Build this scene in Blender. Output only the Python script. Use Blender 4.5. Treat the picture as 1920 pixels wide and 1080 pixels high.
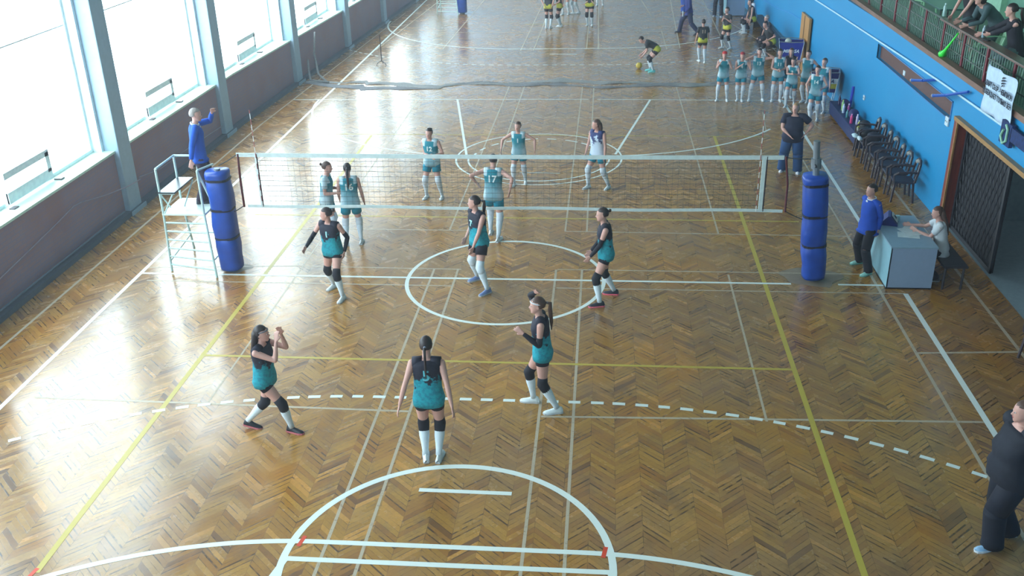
import bpy, bmesh, math, random
from mathutils import Vector, Matrix, Quaternion
random.seed(7)
S = bpy.context.scene
for o in list(bpy.data.objects): bpy.data.objects.remove(o)
COL = S.collection
PI = math.pi

# ------------------------------------------------------------------ camera
CAM = (1.6363, -15.7452, 7.2912); YAW, PITCH, ROLL, FPX = 0.1000, 0.4407, -0.0254, 1824.46
def cam_axes():
    cy, sy, cp, sp = math.cos(YAW), math.sin(YAW), math.cos(PITCH), math.sin(PITCH)
    f = Vector((-sy*cp, cy*cp, -sp)); r = Vector((cy, sy, 0)); u = r.cross(f)
    c, s = math.cos(ROLL), math.sin(ROLL)
    return c*r + s*u, -s*r + c*u, f
r_, u_, f_ = cam_axes()
cd = bpy.data.cameras.new('camera'); cam = bpy.data.objects.new('camera', cd); COL.objects.link(cam)
mw = Matrix(((r_.x, u_.x, -f_.x, CAM[0]), (r_.y, u_.y, -f_.y, CAM[1]), (r_.z, u_.z, -f_.z, CAM[2]), (0, 0, 0, 1)))
cam.matrix_world = mw
cd.sensor_width = 36; cd.lens = FPX/1920*36; cd.clip_end = 300
S.camera = cam

# ------------------------------------------------------------------ light
W = bpy.data.worlds.new('overcast_sky'); S.world = W; W.use_nodes = True
bg = W.node_tree.nodes['Background']; bg.inputs[0].default_value = (0.80, 0.92, 1.0, 1); bg.inputs[1].default_value = 8.5
S.view_settings.view_transform = 'Standard'; S.view_settings.look = 'None'
S.view_settings.gamma = 1; S.view_settings.use_curve_mapping = False
S.view_settings.exposure = 0.17

def XL(y): return -8.5 + max(0, y-10)*.052       # inner face of the window wall
def XR(y): return 8.35 - max(0, y-8)*.03         # inner face of the blue wall
YN, YF, ZC = -17.0, 40.0, 9.3
ZS = 1.38
COLS = [-14.2, -8.4, -2.6, 3.22, 9.0, 14.85, 20.4, 25.6, 31.2, 36.8]
ZW = 8.0

def portal(name, y0, y1, z0, z1, x):
    l = bpy.data.lights.new(name, 'AREA'); l.shape = 'RECTANGLE'; l.size = y1-y0; l.size_y = z1-z0
    l.cycles.is_portal = True
    o = bpy.data.objects.new(name, l); COL.objects.link(o)
    o.location = (x, (y0+y1)/2, (z0+z1)/2)
    z = Vector((-1, 0, 0)); xx = Vector((0, 1, 0)); yy = z.cross(xx)
    o.rotation_euler = Matrix((xx, yy, z)).transposed().to_euler()
    return o
portal('window_light', YN+.3, YF-.5, ZS, ZW, -9.3)

# ------------------------------------------------------------------ materials
def lin(c):
    return tuple((v/255/12.92 if v/255 <= .04045 else ((v/255+.055)/1.055)**2.4) for v in c)
_m = {}
def mat(name, rgb=(128,128,128), rough=.6, metal=0, spec=.5, var=.08, vscale=12, coat=0, alpha=None, trans=0, sheen=0, bump=0):
    if name in _m: return _m[name]
    m = bpy.data.materials.new(name); m.use_nodes = True; nt = m.node_tree; n = nt.nodes; L = nt.links
    b = n['Principled BSDF']; c = lin(rgb)
    b.inputs['Roughness'].default_value = rough; b.inputs['Metallic'].default_value = metal
    b.inputs['Specular IOR Level'].default_value = spec
    b.inputs['Coat Weight'].default_value = coat
    b.inputs['Transmission Weight'].default_value = trans
    b.inputs['Sheen Weight'].default_value = sheen
    tc = n.new('ShaderNodeTexCoord'); no = n.new('ShaderNodeTexNoise'); no.inputs['Scale'].default_value = vscale; no.inputs['Detail'].default_value = 3
    L.new(tc.outputs['Object'], no.inputs['Vector'])
    r = n.new('ShaderNodeMapRange'); r.inputs[1].default_value = .3; r.inputs[2].default_value = .7
    r.inputs[3].default_value = 1-var; r.inputs[4].default_value = 1+var; L.new(no.outputs[0], r.inputs[0])
    mx = n.new('ShaderNodeVectorMath'); mx.operation = 'SCALE'; mx.inputs[0].default_value = c; L.new(r.outputs[0], mx.inputs['Scale'])
    L.new(mx.outputs[0], b.inputs['Base Color'])
    if bump:
        bp = n.new('ShaderNodeBump'); bp.inputs['Strength'].default_value = bump; bp.inputs['Distance'].default_value = .02
        L.new(no.outputs[0], bp.inputs['Height']); L.new(bp.outputs[0], b.inputs['Normal'])
    _m[name] = m
    return m

class G:
    """small node helper"""
    def __init__(s, name):
        s.m = bpy.data.materials.new(name); s.m.use_nodes = True; s.nt = s.m.node_tree; s.n = s.nt.nodes; s.b = s.n['Principled BSDF']
    def link(s, a, b): s.nt.links.new(a, b)
    def put(s, inp, v):
        if hasattr(v, 'is_output') or isinstance(v, bpy.types.NodeSocket): s.link(v, inp)
        else: inp.default_value = v
    def math(s, op, a, b=0, c=None):
        x = s.n.new('ShaderNodeMath'); x.operation = op; s.put(x.inputs[0], a); s.put(x.inputs[1], b)
        if c is not None: s.put(x.inputs[2], c)
        return x.outputs[0]
    def noise(s, vec, scale, detail=3, rough=.5):
        x = s.n.new('ShaderNodeTexNoise'); x.inputs['Scale'].default_value = scale; x.inputs['Detail'].default_value = detail
        x.inputs['Roughness'].default_value = rough; s.link(vec, x.inputs['Vector']); return x.outputs[0]
    def rng(s, v, a, b, c, d):
        x = s.n.new('ShaderNodeMapRange'); x.clamp = True
        for i, k in enumerate((v, a, b, c, d)): s.put(x.inputs[i], k)
        return x.outputs[0]
    def mix(s, f, a, b, mode='MIX'):
        x = s.n.new('ShaderNodeMix'); x.data_type = 'RGBA'; x.blend_type = mode
        s.put(x.inputs[0], f); s.put(x.inputs[6], a); s.put(x.inputs[7], b); return x.outputs[2]
    def xyz(s, coord='Object'):
        tc = s.n.new('ShaderNodeTexCoord'); sp = s.n.new('ShaderNodeSeparateXYZ'); s.link(tc.outputs[coord], sp.inputs[0])
        return tc.outputs[coord], sp.outputs[0], sp.outputs[1], sp.outputs[2]
    def comb(s, x, y, z=0):
        c = s.n.new('ShaderNodeCombineXYZ'); s.put(c.inputs[0], x); s.put(c.inputs[1], y); s.put(c.inputs[2], z); return c.outputs[0]
def c4(rgb): return (*lin(rgb), 1)

def parquet():
    g = G('chevron_parquet'); v, x, y, z = g.xyz()
    wob = g.noise(v, .6, 2)
    cw, pw = .31, .095
    xc = g.math('DIVIDE', x, cw); ci = g.math('FLOOR', xc); fr = g.math('SUBTRACT', xc, ci)
    par = g.math('MODULO', g.math('ABSOLUTE', ci), 2)
    up = g.math('SUBTRACT', g.math('MULTIPLY', par, 2), 1)
    sl = g.math('MULTIPLY', g.math('MULTIPLY', g.math('SUBTRACT', fr, .5), up), cw*.95)
    yy = g.math('DIVIDE', g.math('ADD', y, sl), pw); pi_ = g.math('FLOOR', yy); pf = g.math('SUBTRACT', yy, pi_)
    wn = g.n.new('ShaderNodeTexWhiteNoise'); wn.noise_dimensions = '2D'; g.link(g.comb(ci, pi_), wn.inputs['Vector'])
    h = wn.outputs[0]
    ramp = g.n.new('ShaderNodeValToRGB'); g.link(h, ramp.inputs[0]); e = ramp.color_ramp.elements
    e[0].position = 0; e[0].color = c4((112, 74, 36)); e[1].position = 1; e[1].color = c4((206, 146, 62))
    for p_, c_ in ((.025, (128, 84, 38)), (.06, (158, 106, 40)), (.5, (170, 122, 46)), (.85, (182, 134, 54))):
        k = e.new(p_); k.color = c4(c_)
    grain = g.noise(g.comb(g.math('MULTIPLY', x, 3), g.math('MULTIPLY', y, 3), h), 9, 5, .7)
    col = g.mix(g.rng(grain, .3, .75, 0, .35), ramp.outputs[0], c4((92, 62, 38)))
    big = g.noise(v, .35, 4, .6)
    col = g.mix(g.rng(big, .42, .62, 0, .5), col, c4((136, 112, 90)))
    med = g.noise(v, 1.7, 4, .65)
    col = g.mix(g.rng(med, .54, .66, 0, .5), col, c4((112, 84, 58)))
    col = g.mix(g.rng(g.noise(g.comb(g.math('MULTIPLY', x, 1.4), y, 3), .9, 2), .52, .7, 0, .35), col, c4((188, 122, 34)))
    gap = g.math('MAXIMUM', g.math('LESS_THAN', pf, .06), g.math('GREATER_THAN', pf, .96))
    edge = g.math('LESS_THAN', g.math('ABSOLUTE', g.math('SUBTRACT', fr, .5)), .49)
    gap = g.math('MAXIMUM', gap, g.math('SUBTRACT', 1, edge))
    wn2 = g.n.new('ShaderNodeTexWhiteNoise'); wn2.noise_dimensions = '3D'; g.link(g.comb(ci, pi_, 7.3), wn2.inputs['Vector']); hh = wn2.outputs[0]
    dash = g.math('MULTIPLY', g.math('GREATER_THAN', hh, .60), g.math('LESS_THAN', pf, g.math('MULTIPLY', g.math('SUBTRACT', hh, .45), .55)))
    dash = g.math('MULTIPLY', dash, g.rng(g.noise(v, 6.5, 2), .40, .52, 0, .9))
    col = g.mix(dash, col, c4((74, 50, 32)))
    col = g.mix(g.math('MULTIPLY', gap, g.rng(g.noise(v, 5, 2), .42, .62, .1, .75)), col, c4((52, 36, 24)))
    g.link(col, g.b.inputs['Base Color'])
    rg = g.math('ADD', g.rng(g.noise(v, 2.2, 4, .7), .3, .7, .13, .27), g.math('MULTIPLY', h, .07))
    g.link(rg, g.b.inputs['Roughness']); g.b.inputs['Specular IOR Level'].default_value = .6; g.b.inputs['Coat Weight'].default_value = .27; g.b.inputs['Coat IOR'].default_value = 1.6; g.b.inputs['Coat Roughness'].default_value = .16
    bp = g.n.new('ShaderNodeBump'); bp.inputs['Strength'].default_value = .2; bp.inputs['Distance'].default_value = .006
    ht = g.math('ADD', g.math('MULTIPLY', h, .35), g.math('ADD', g.math('MULTIPLY', g.noise(v, 3.5, 3), 1.1), g.math('MULTIPLY', gap, -.4)))
    g.link(ht, bp.inputs['Height']); g.link(bp.outputs[0], g.b.inputs['Normal']); g.link(bp.outputs[0], g.b.inputs['Coat Normal'])
    return g.m
def worn_paint(name, rgb, thr=.62):
    g = G(name); v, x, y, z = g.xyz()
    n1 = g.noise(v, 14, 5, .75)
    col = g.mix(g.rng(n1, thr, thr+.1, 0, .7), c4(rgb), c4((120, 92, 62)))
    g.link(col, g.b.inputs['Base Color']); g.b.inputs['Roughness'].default_value = .38
    return g.m
def painted_wall(name, rgb, stain, rough=.45):
    g = G(name); v, x, y, z = g.xyz()
    col = g.mix(g.rng(g.noise(v, .7, 3), .4, .7, 0, .25), c4(rgb), c4(stain))
    col = g.mix(g.rng(g.noise(v, 9, 2), .70, .78, 0, .35), col, c4((90, 170, 225)))
    g.link(col, g.b.inputs['Base Color']); g.b.inputs['Roughness'].default_value = rough
    bp = g.n.new('ShaderNodeBump'); bp.inputs['Strength'].default_value = .15; g.link(g.noise(v, 30, 2), bp.inputs['Height']); g.link(bp.outputs[0], g.b.inputs['Normal'])
    return g.m
def brick_wall():
    g = G('dull_brick'); v, x, y, z = g.xyz()
    bt = g.n.new('ShaderNodeTexBrick'); g.link(g.comb(y, z), bt.inputs['Vector'])
    bt.inputs['Color1'].default_value = c4((136, 112, 128)); bt.inputs['Color2'].default_value = c4((146, 114, 122)); bt.inputs['Mortar'].default_value = c4((124, 112, 138))
    bt.inputs['Scale'].default_value = 1; bt.inputs['Brick Width'].default_value = .26; bt.inputs['Row Height'].default_value = .08; bt.inputs['Mortar Size'].default_value = .008
    col = g.mix(g.rng(g.noise(v, .9, 3), .45, .7, 0, .5), bt.outputs[0], c4((142, 92, 84)))
    g.link(col, g.b.inputs['Base Color']); g.b.inputs['Roughness'].default_value = .7
    return g.m
def wood(name, a, b, axis='Y', rough=.45, sc=6):
    g = G(name); v, x, y, z = g.xyz()
    k = {'X': (.15, 1, 1), 'Y': (1, .15, 1), 'Z': (1, 1, .12)}[axis]
    vv = g.comb(g.math('MULTIPLY', x, k[0]), g.math('MULTIPLY', y, k[1]), g.math('MULTIPLY', z, k[2]))
    col = g.mix(g.rng(g.noise(vv, sc*3, 5, .6), .35, .65, 0, 1), c4(a), c4(b))
    g.link(col, g.b.inputs['Base Color']); g.b.inputs['Roughness'].default_value = rough
    return g.m

WHITE_PAINT = worn_paint('white_floor_paint', (226, 236, 232), .66)
THIN_PAINT = worn_paint('thin_floor_paint', (184, 170, 148), .55)
YELLOW_PAINT = worn_paint('yellow_floor_paint', (188, 168, 70), .62)

# ------------------------------------------------------------------ mesh helpers
def obj(name, bm, m, parent=None, smooth=False, loc=None, rot=None):
    me = bpy.data.meshes.new(name); bm.normal_update(); bm.to_mesh(me); bm.free()
    if smooth:
        for p in me.polygons: p.use_smooth = True
    for mm in (m if isinstance(m, (list, tuple)) else [m]): me.materials.append(mm)
    o = bpy.data.objects.new(name, me); COL.objects.link(o)
    if parent is not None: o.parent = parent
    if loc is not None: o.location = loc
    if rot is not None: o.rotation_euler = rot
    return o
def tag(o, label, cat, group=None, kind=None):
    o['label'] = label; o['category'] = cat
    if group: o['group'] = group
    if kind: o['kind'] = kind
    return o
def struct(o): o['kind'] = 'structure'; return o
def thing(name, label, cat, loc=(0,0,0), rz=0, group=None):
    o = bpy.data.objects.new(name, None); COL.objects.link(o); o.location = loc; o.rotation_euler = (0,0,rz)
    o.empty_display_size = .1
    return tag(o, label, cat, group)
def dup(root, loc, rz, label, group=None):
    def cp(o, par):
        c = o.copy(); COL.objects.link(c)
        if par is not None: c.parent = par
        for ch in list(o.children): cp(ch, c)
        return c
    r = cp(root, None); r.location = loc; r.rotation_euler = (0,0,rz); r['label'] = label
    if group: r['group'] = group
    return r
def B(): return bmesh.new()
def box(bm, c, s, M=None, mi=0, bev=0):
    """axis box of centre c, full size s, optional matrix"""
    vs = []
    for dx in (-.5, .5):
        for dy in (-.5, .5):
            for dz in (-.5, .5):
                p = Vector((c[0]+dx*s[0], c[1]+dy*s[1], c[2]+dz*s[2]))
                vs.append(bm.verts.new(M @ p if M else p))
    fs = []
    for q in ((0,1,3,2), (4,6,7,5), (0,4,5,1), (2,3,7,6), (0,2,6,4), (1,5,7,3)):
        f = bm.faces.new([vs[i] for i in q]); f.material_index = mi; fs.append(f)
    if bev:
        es = list({e for f in fs for e in f.edges})
        bmesh.ops.bevel(bm, geom=es, offset=bev, segments=2, affect='EDGES', profile=.6)
def b2(bm, p0, p1, **k):
    box(bm, [(a+b)/2 for a, b in zip(p0, p1)], [abs(b-a) for a, b in zip(p0, p1)], **k)
def frame_for(d):
    d = d.normalized(); a = Vector((0,0,1)) if abs(d.z) < .9 else Vector((1,0,0))
    u = d.cross(a).normalized(); return u, d.cross(u).normalized()
def tube(bm, pts, rad, n=8, cap=True, mi=0, closed=False, up=None, flat=None):
    """swept tube through pts; rad scalar or list; flat=(uvec, ratio) squashes"""
    pts = [Vector(p) for p in pts]; N = len(pts)
    if not hasattr(rad, '__len__'): rad = [rad]*N
    rings = []; u = None
    for i, p in enumerate(pts):
        if closed: d = pts[(i+1) % N]-pts[i-1]
        elif i == 0: d = pts[1]-pts[0]
        elif i == N-1: d = pts[-1]-pts[-2]
        else: d = (pts[i+1]-pts[i]).normalized()+(pts[i]-pts[i-1]).normalized()
        if d.length < 1e-9: d = Vector((0,0,1))
        d.normalize()
        if u is None:
            u = frame_for(d)[0] if up is None else (Vector(up)-d*d.dot(Vector(up))).normalized()
        else:
            u = (u-d*d.dot(u)); u = u.normalized() if u.length > 1e-6 else frame_for(d)[0]
        w = d.cross(u); r = rad[i]; ra, rb = (r if hasattr(r, '__len__') else (r, r))
        rings.append([bm.verts.new(p + u*ra*math.cos(2*PI*k/n) + w*rb*math.sin(2*PI*k/n)) for k in range(n)])
    fs = []
    for i in range(N if closed else N-1):
        a, b = rings[i], rings[(i+1) % N]
        for k in range(n): fs.append(bm.faces.new((a[k], a[(k+1)%n], b[(k+1)%n], b[k])))
    if cap and not closed:
        fs.append(bm.faces.new(rings[0][::-1])); fs.append(bm.faces.new(rings[-1]))
    for f in fs: f.material_index = mi
    return rings
def ball(bm, c, r, n=12, m=8, M=None, mi=0):
    """ellipsoid; r scalar or triple"""
    if not hasattr(r, '__len__'): r = (r, r, r)
    c = Vector(c); vs = []
    def P(x, y, z):
        p = Vector((x*r[0], y*r[1], z*r[2]))
        return bm.verts.new((M @ p if M else p)+c)
    top = P(0,0,1); bot = P(0,0,-1)
    for i in range(1, m):
        t = PI*i/m; vs.append([P(math.sin(t)*math.cos(2*PI*k/n), math.sin(t)*math.sin(2*PI*k/n), math.cos(t)) for k in range(n)])
    fs = []
    for k in range(n):
        fs.append(bm.faces.new((top, vs[0][k], vs[0][(k+1)%n]))); fs.append(bm.faces.new((bot, vs[-1][(k+1)%n], vs[-1][k])))
        for i in range(m-2): fs.append(bm.faces.new((vs[i][k], vs[i+1][k], vs[i+1][(k+1)%n], vs[i][(k+1)%n])))
    for f in fs: f.material_index = mi; f.smooth = True
def prism(bm, poly, z0, z1, mi=0, M=None):
    a = [bm.verts.new((M @ Vector((x,y,z0))) if M else (x,y,z0)) for x, y in poly]; b = [bm.verts.new((M @ Vector((x,y,z1))) if M else (x,y,z1)) for x, y in poly]
    fs = [bm.faces.new(a[::-1]), bm.faces.new(b)]
    for i in range(len(poly)): fs.append(bm.faces.new((a[i], a[(i+1)%len(poly)], b[(i+1)%len(poly)], b[i])))
    for f in fs: f.material_index = mi
BAKE = []   # objects whose modifiers / text become plain meshes at the end
def text(name, s, size, m, parent, loc, rot, bend=None, shear=0, depth=.002, sx=1, bold=0):
    cu = bpy.data.curves.new(name, 'FONT'); cu.body = s; cu.size = size; cu.align_x = 'CENTER'; cu.align_y = 'CENTER'
    cu.extrude = depth; cu.shear = shear; cu.offset = bold; cu.resolution_u = 3; cu.materials.append(m)
    o = bpy.data.objects.new(name, cu); COL.objects.link(o); o.parent = parent; o.location = loc; o.rotation_euler = rot; o.scale = (sx, 1, 1)
    BAKE.append((o, bend)); return o
# ------------------------------------------------------------------ the hall
PARQ = parquet()
bm = B(); b2(bm, (-9.2, YN, -.1), (8.35+.05, YF, 0)); floor = struct(obj('floor', bm, PARQ))
ZT, ZY, ZK = .0012, .0018, .0024
_zc = [0]
def lift(z): _zc[0] = (_zc[0]+1) % 25; return z+_zc[0]*.00002
def strip(bm, a, b, w, z):
    z = lift(z)
    a = Vector((a[0], a[1], z)); b = Vector((b[0], b[1], z)); d = (b-a).normalized(); n = Vector((-d.y, d.x, 0))*w/2
    bm.faces.new([bm.verts.new(p) for p in (a-n, b-n, b+n, a+n)])
def arcline(bm, c, r, a0, a1, w, z, dash=None, ry=None):
    z = lift(z); ry = ry or r; n = max(6, int(abs(a1-a0)*r/.12)); segs = []
    for i in range(n):
        t0 = a0+(a1-a0)*i/n; t1 = a0+(a1-a0)*(i+1)/n
        if dash:
            s = (i*abs(a1-a0)/n*r) % (dash[0]+dash[1])
            if s > dash[0]: continue
        P = lambda t, k: bm.verts.new((c[0]+(r+k)*math.cos(t), c[1]+(ry+k)*math.sin(t), z))
        bm.faces.new((P(t0, -w/2), P(t0, w/2), P(t1, w/2), P(t1, -w/2)))
R = math.radians
# thick white: handball / basketball lines
bm = B(); z = ZK
strip(bm, (-6.85, -13), (-6.85, 39), .075, z); strip(bm, (6.8, -13), (6.8, -.32), .085, z); strip(bm, (6.8, .45), (6.8, 12.7), .075, z)
strip(bm, (-6.85, 0), (4.95, 0), .065, z); strip(bm, (5.75, 0), (6.55, 0), .06, z)
arcline(bm, (-.06, 0), 1.76, 0, 2*PI, .07, z)
strip(bm, (-6.85, -13), (6.8, -13), .07, z)
arcline(bm, (0, -7.5), 1.83, 0, 2*PI, .085, z); strip(bm, (-1.8, -7.5), (1.8, -7.5), .075, z)
strip(bm, (-1.8, -7.5), (-3, -13), .075, z); strip(bm, (1.8, -7.5), (3, -13), .075, z)
# near six metre area line
arcline(bm, (-1.5, -13), 5.8, R(90), R(180), .075, z); arcline(bm, (1.5, -13), 5.8, 0, R(90), .075, z); strip(bm, (-1.5, -7.2), (1.5, -7.2), .075, z)
strip(bm, (-.53, -6.18), (.61, -6.19), .07, z)
# near nine metre dashes
s = 0
def ninem(cy, r, sgn, w=.07, z=ZK):
    global bm
    pts = []
    for k in range(0, 200):
        t = R(180)-R(90)*k/199; pts.append((-1.5+r*math.cos(t), cy+sgn*r*math.sin(t)))
    for k in range(1, 40): pts.append((-1.5+3*k/40, cy+sgn*r))
    for k in range(0, 200):
        t = R(90)-R(90)*k/199; pts.append((1.5+r*math.cos(t), cy+sgn*r*math.sin(t)))
    acc = 0; cur = []
    fine = []
    for a, b in zip(pts, pts[1:]):
        n_ = max(1, int(math.dist(a, b)/.015)); fine += [(a[0]+(b[0]-a[0])*q/n_, a[1]+(b[1]-a[1])*q/n_) for q in range(n_)]
    for a, b in zip(fine, fine[1:]):
        L = math.dist(a, b)
        if acc % .31 < .19: cur.append(a)
        elif len(cur) > 1:
            for p, q in zip(cur, cur[1:]): strip(bm, p, q, w, z)
            cur = []
        else: cur = []
        acc += L
ninem(-13, 8.93, 1)
# far half: trapezoid, circle, six metre area
strip(bm, (-2.72, 12.75), (-1.73, 7.32), .06, z); strip(bm, (3.0, 12.7), (1.95, 7.4), .06, z)
arcline(bm, (.08, 7.12), 2.02, 0, 2*PI, .045, z)
arcline(bm, (.08, 7.08), 1.72, R(180), R(360), .045, z); arcline(bm, (.08, 7.08), 1.62, 0, R(180), .055, z, dash=(.32, .2))
strip(bm, (-.3, 5.95), (.65, 5.93), .05, z)
arcline(bm, (-1.45, 12.72), 5.5, R(180), R(270), .06, z); arcline(bm, (1.5, 12.72), 5.45, R(270), R(326), .06, z); strip(bm, (-1.45, 7.22), (1.5, 7.27), .06, z)
obj('white_court_lines', bm, WHITE_PAINT, floor)
bm = B(); z = ZK
strip(bm, (-7.75, 12.73), (1.2, 12.76), .045, z); strip(bm, (1.45, 12.76), (7.6, 12.6), .045, z)
# second court
bm2 = bm
arcline(bm, (-1.5, 26.0), 5.95, R(180), R(270), .07, z); arcline(bm, (1.6, 26.0), 5.9, R(270), R(360), .07, z); strip(bm, (-1.5, 20.05), (1.6, 20.1), .07, z)
strip(bm, (-.3, 19.15), (.66, 19.1), .07, z)
ninem(26.2, 8.8, -1, .06)
obj('second_court_lines', bm, WHITE_PAINT, floor)
# yellow volleyball lines
bm = B(); z = ZY
strip(bm, (-4.5, -7.9), (-4.5, 9), .075, z); strip(bm, (4.5, -9.6), (4.5, 9), .075, z)
strip(bm, (-4.5, -3), (4.5, -3), .055, z); strip(bm, (-5.7, 3.06), (5.6, 2.99), .05, z); strip(bm, (-6, 9.1), (5.8, 8.97), .04, z)
strip(bm, (-1.63, 25), (.9, 25), .06, z)
obj('yellow_court_lines', bm, YELLOW_PAINT, floor)
# thin lines: badminton courts and borders
bm = B(); z = ZT
strip(bm, (-7.86, -13), (-7.86, 10), .05, z); strip(bm, (-7.86, 10), (-7.2, 28), .045, z)
strip(bm, (7.95, -12), (7.95, 10), .055, z); strip(bm, (7.95, 10), (7.6, 21), .045, z)
strip(bm, (6.4, -13), (6.4, 2.24), .05, z); strip(bm, (6.4, 2.24), (6.38, 9.3), .035, z); strip(bm, (6.42, -2.41), (7.93, -2.3), .05, z)
strip(bm, (-6.5, -4.34), (-.96, -4.43), .045, z); strip(bm, (.86, -4.46), (6.79, -4.28), .045, z)
for x0 in (-1.41, -.97): strip(bm, (x0, -12), (x0, .42), .04, z)
for x0 in (.83, 1.30): strip(bm, (x0, -12), (x0, .45), .04, z)
for x0 in (-1.41, -.93): strip(bm, (x0, 2.3), (x0+.1, 14.5), .035, z)
strip(bm, (.92, 2.32), (.98, 14.5), .035, z); strip(bm, (1.35, 2.3), (1.33, 14.5), .035, z)
strip(bm, (3.91, .35), (3.9, -4.42), .035, z); strip(bm, (3.93, 2.3), (3.86, 14.8), .035, z)
strip(bm, (-3.9, -4.4), (-3.9, 13), .03, z)
strip(bm, (-6.89, .26), (-3.9, .44), .035, z); strip(bm, (-3.9, .43), (-.91, .40), .035, z); strip(bm, (.85, .46), (6.3, .46), .035, z)
strip(bm, (-6.6, -.31), (-.95, -.32), .035, z); strip(bm, (.87, -.33), (6.8, -.32), .035, z)
strip(bm, (-6.15, 2.29), (-.95, 2.31), .035, z); strip(bm, (.92, 2.32), (6.45, 2.24), .035, z)
strip(bm, (-6.5, 10.8), (0, 10.8), .035, z); strip(bm, (0, 10.8), (7.4, 10.5), .035, z)
strip(bm, (5.88, 9.5), (6.06, 11.4), .03, z); strip(bm, (6.75, 12.7), (7.3, 9.7), .03, z)
for (a, b) in (((-.93, 19.8), (-.8, 31)), ((-1.4, 19.8), (-1.2, 31)), ((.99, 20), (.95, 31)), ((1.42, 20), (1.3, 34)), ((3.87, 19.9), (3.85, 23.4)), ((3.3, 31), (3.6, 26.5)), ((4.35, 20.1), (4.7, 34)), ((-4.31, 20.1), (-4.0, 34)), ((6.0, 20), (6.1, 33)), ((5.1, 34), (7.4, 21)),
               ((-6.8, 20), (-6.1, 33)), ((-5, 23.3), (-.97, 23.3)), ((1.4, 23.35), (5.5, 23.2)), ((-5.5, 16.1), (6.2, 16.2))):
    strip(bm, a, b, .045, z)
obj('thin_court_lines', bm, THIN_PAINT, floor)
bm = B()
for x0, y0 in ((-1.72, -7.2), (1.72, -7.18), (-4.55, -7.92)): strip(bm, (x0, y0-.09), (x0+.03, y0+.09), .05, ZK+.0006)
obj('red_tape_marks', bm, mat('red_tape', (215, 70, 40), .5), floor)
# dull patches where the posts are anchored
bm = B()
for x0, y0, r in ((5.35, .3, .52), (-5.15, .3, .3)):
    v = [bm.verts.new((x0+r*(1+.15*math.sin(3*t)+.1*math.cos(5*t))*math.cos(t), y0+.75*r*(1+.12*math.sin(4*t))*math.sin(t), .0006)) for t in [2*PI*i/28 for i in range(28)]]
    bm.faces.new(v)
obj('worn_patch', bm, mat('worn_varnish', (132, 118, 100), .5, var=.2, vscale=5), floor)

# window wall: parapet, lintel, piers
BRK = brick_wall(); PLASTER = mat('white_plaster', (222, 230, 232), .8); FRAME = mat('white_frame_paint', (226, 240, 244), .5)
def wallstrip(bm, f, y0, y1, xo, z0, z1, brk=(10,)):
    ys = [y0]+[b for b in brk if y0 < b < y1]+[y1]
    for a, b in zip(ys, ys[1:]):
        pa = [(f(a), a), (f(b), b), (f(b)+xo, b), (f(a)+xo, a)]
        prism(bm, pa if xo < 0 else pa[::-1], z0, z1)
bm = B(); wallstrip(bm, XL, YN, YF, -.55, 0, ZS); wl = struct(obj('wall_left', bm, BRK))
bm = B(); wallstrip(bm, XL, YN, YF, -.55, ZW, ZC); struct(obj('wall_left_lintel', bm, mat('lintel_paint', (160, 168, 172), .8)))
bm = B(); wallstrip(bm, lambda y: XL(y)+.035, YN, YF, -.62, ZS, ZS+.045); obj('window_sill', bm, mat('sill_paint', (196, 222, 206), .5), wl)
bm = B(); wallstrip(bm, lambda y: XL(y)+.16, YN, YF, -.16, 0, .10); struct(obj('baseboard_left', bm, mat('skirting_duct', (72, 84, 98), .5)))
PIER = mat('pier_paint', (150, 176, 196), .5, var=.05)
for i, yc in enumerate(COLS):
    xf = XL(yc)
    bm = B(); b2(bm, (xf-.22, yc-.27, 0), (xf+.12, yc+.27, ZC), bev=.02); b2(bm, (xf-.3, yc-.32, 0), (xf+.18, yc+.36, .09))
    o = struct(obj('trim_%d' % (i+1), bm, PIER))
    bm = B(); b2(bm, (xf-.56, yc-.36, ZS+.045), (xf-.2, yc+.32, ZW)); obj('window_jamb', bm, mat('jamb_paint', (214, 232, 240), .6), o)
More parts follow.
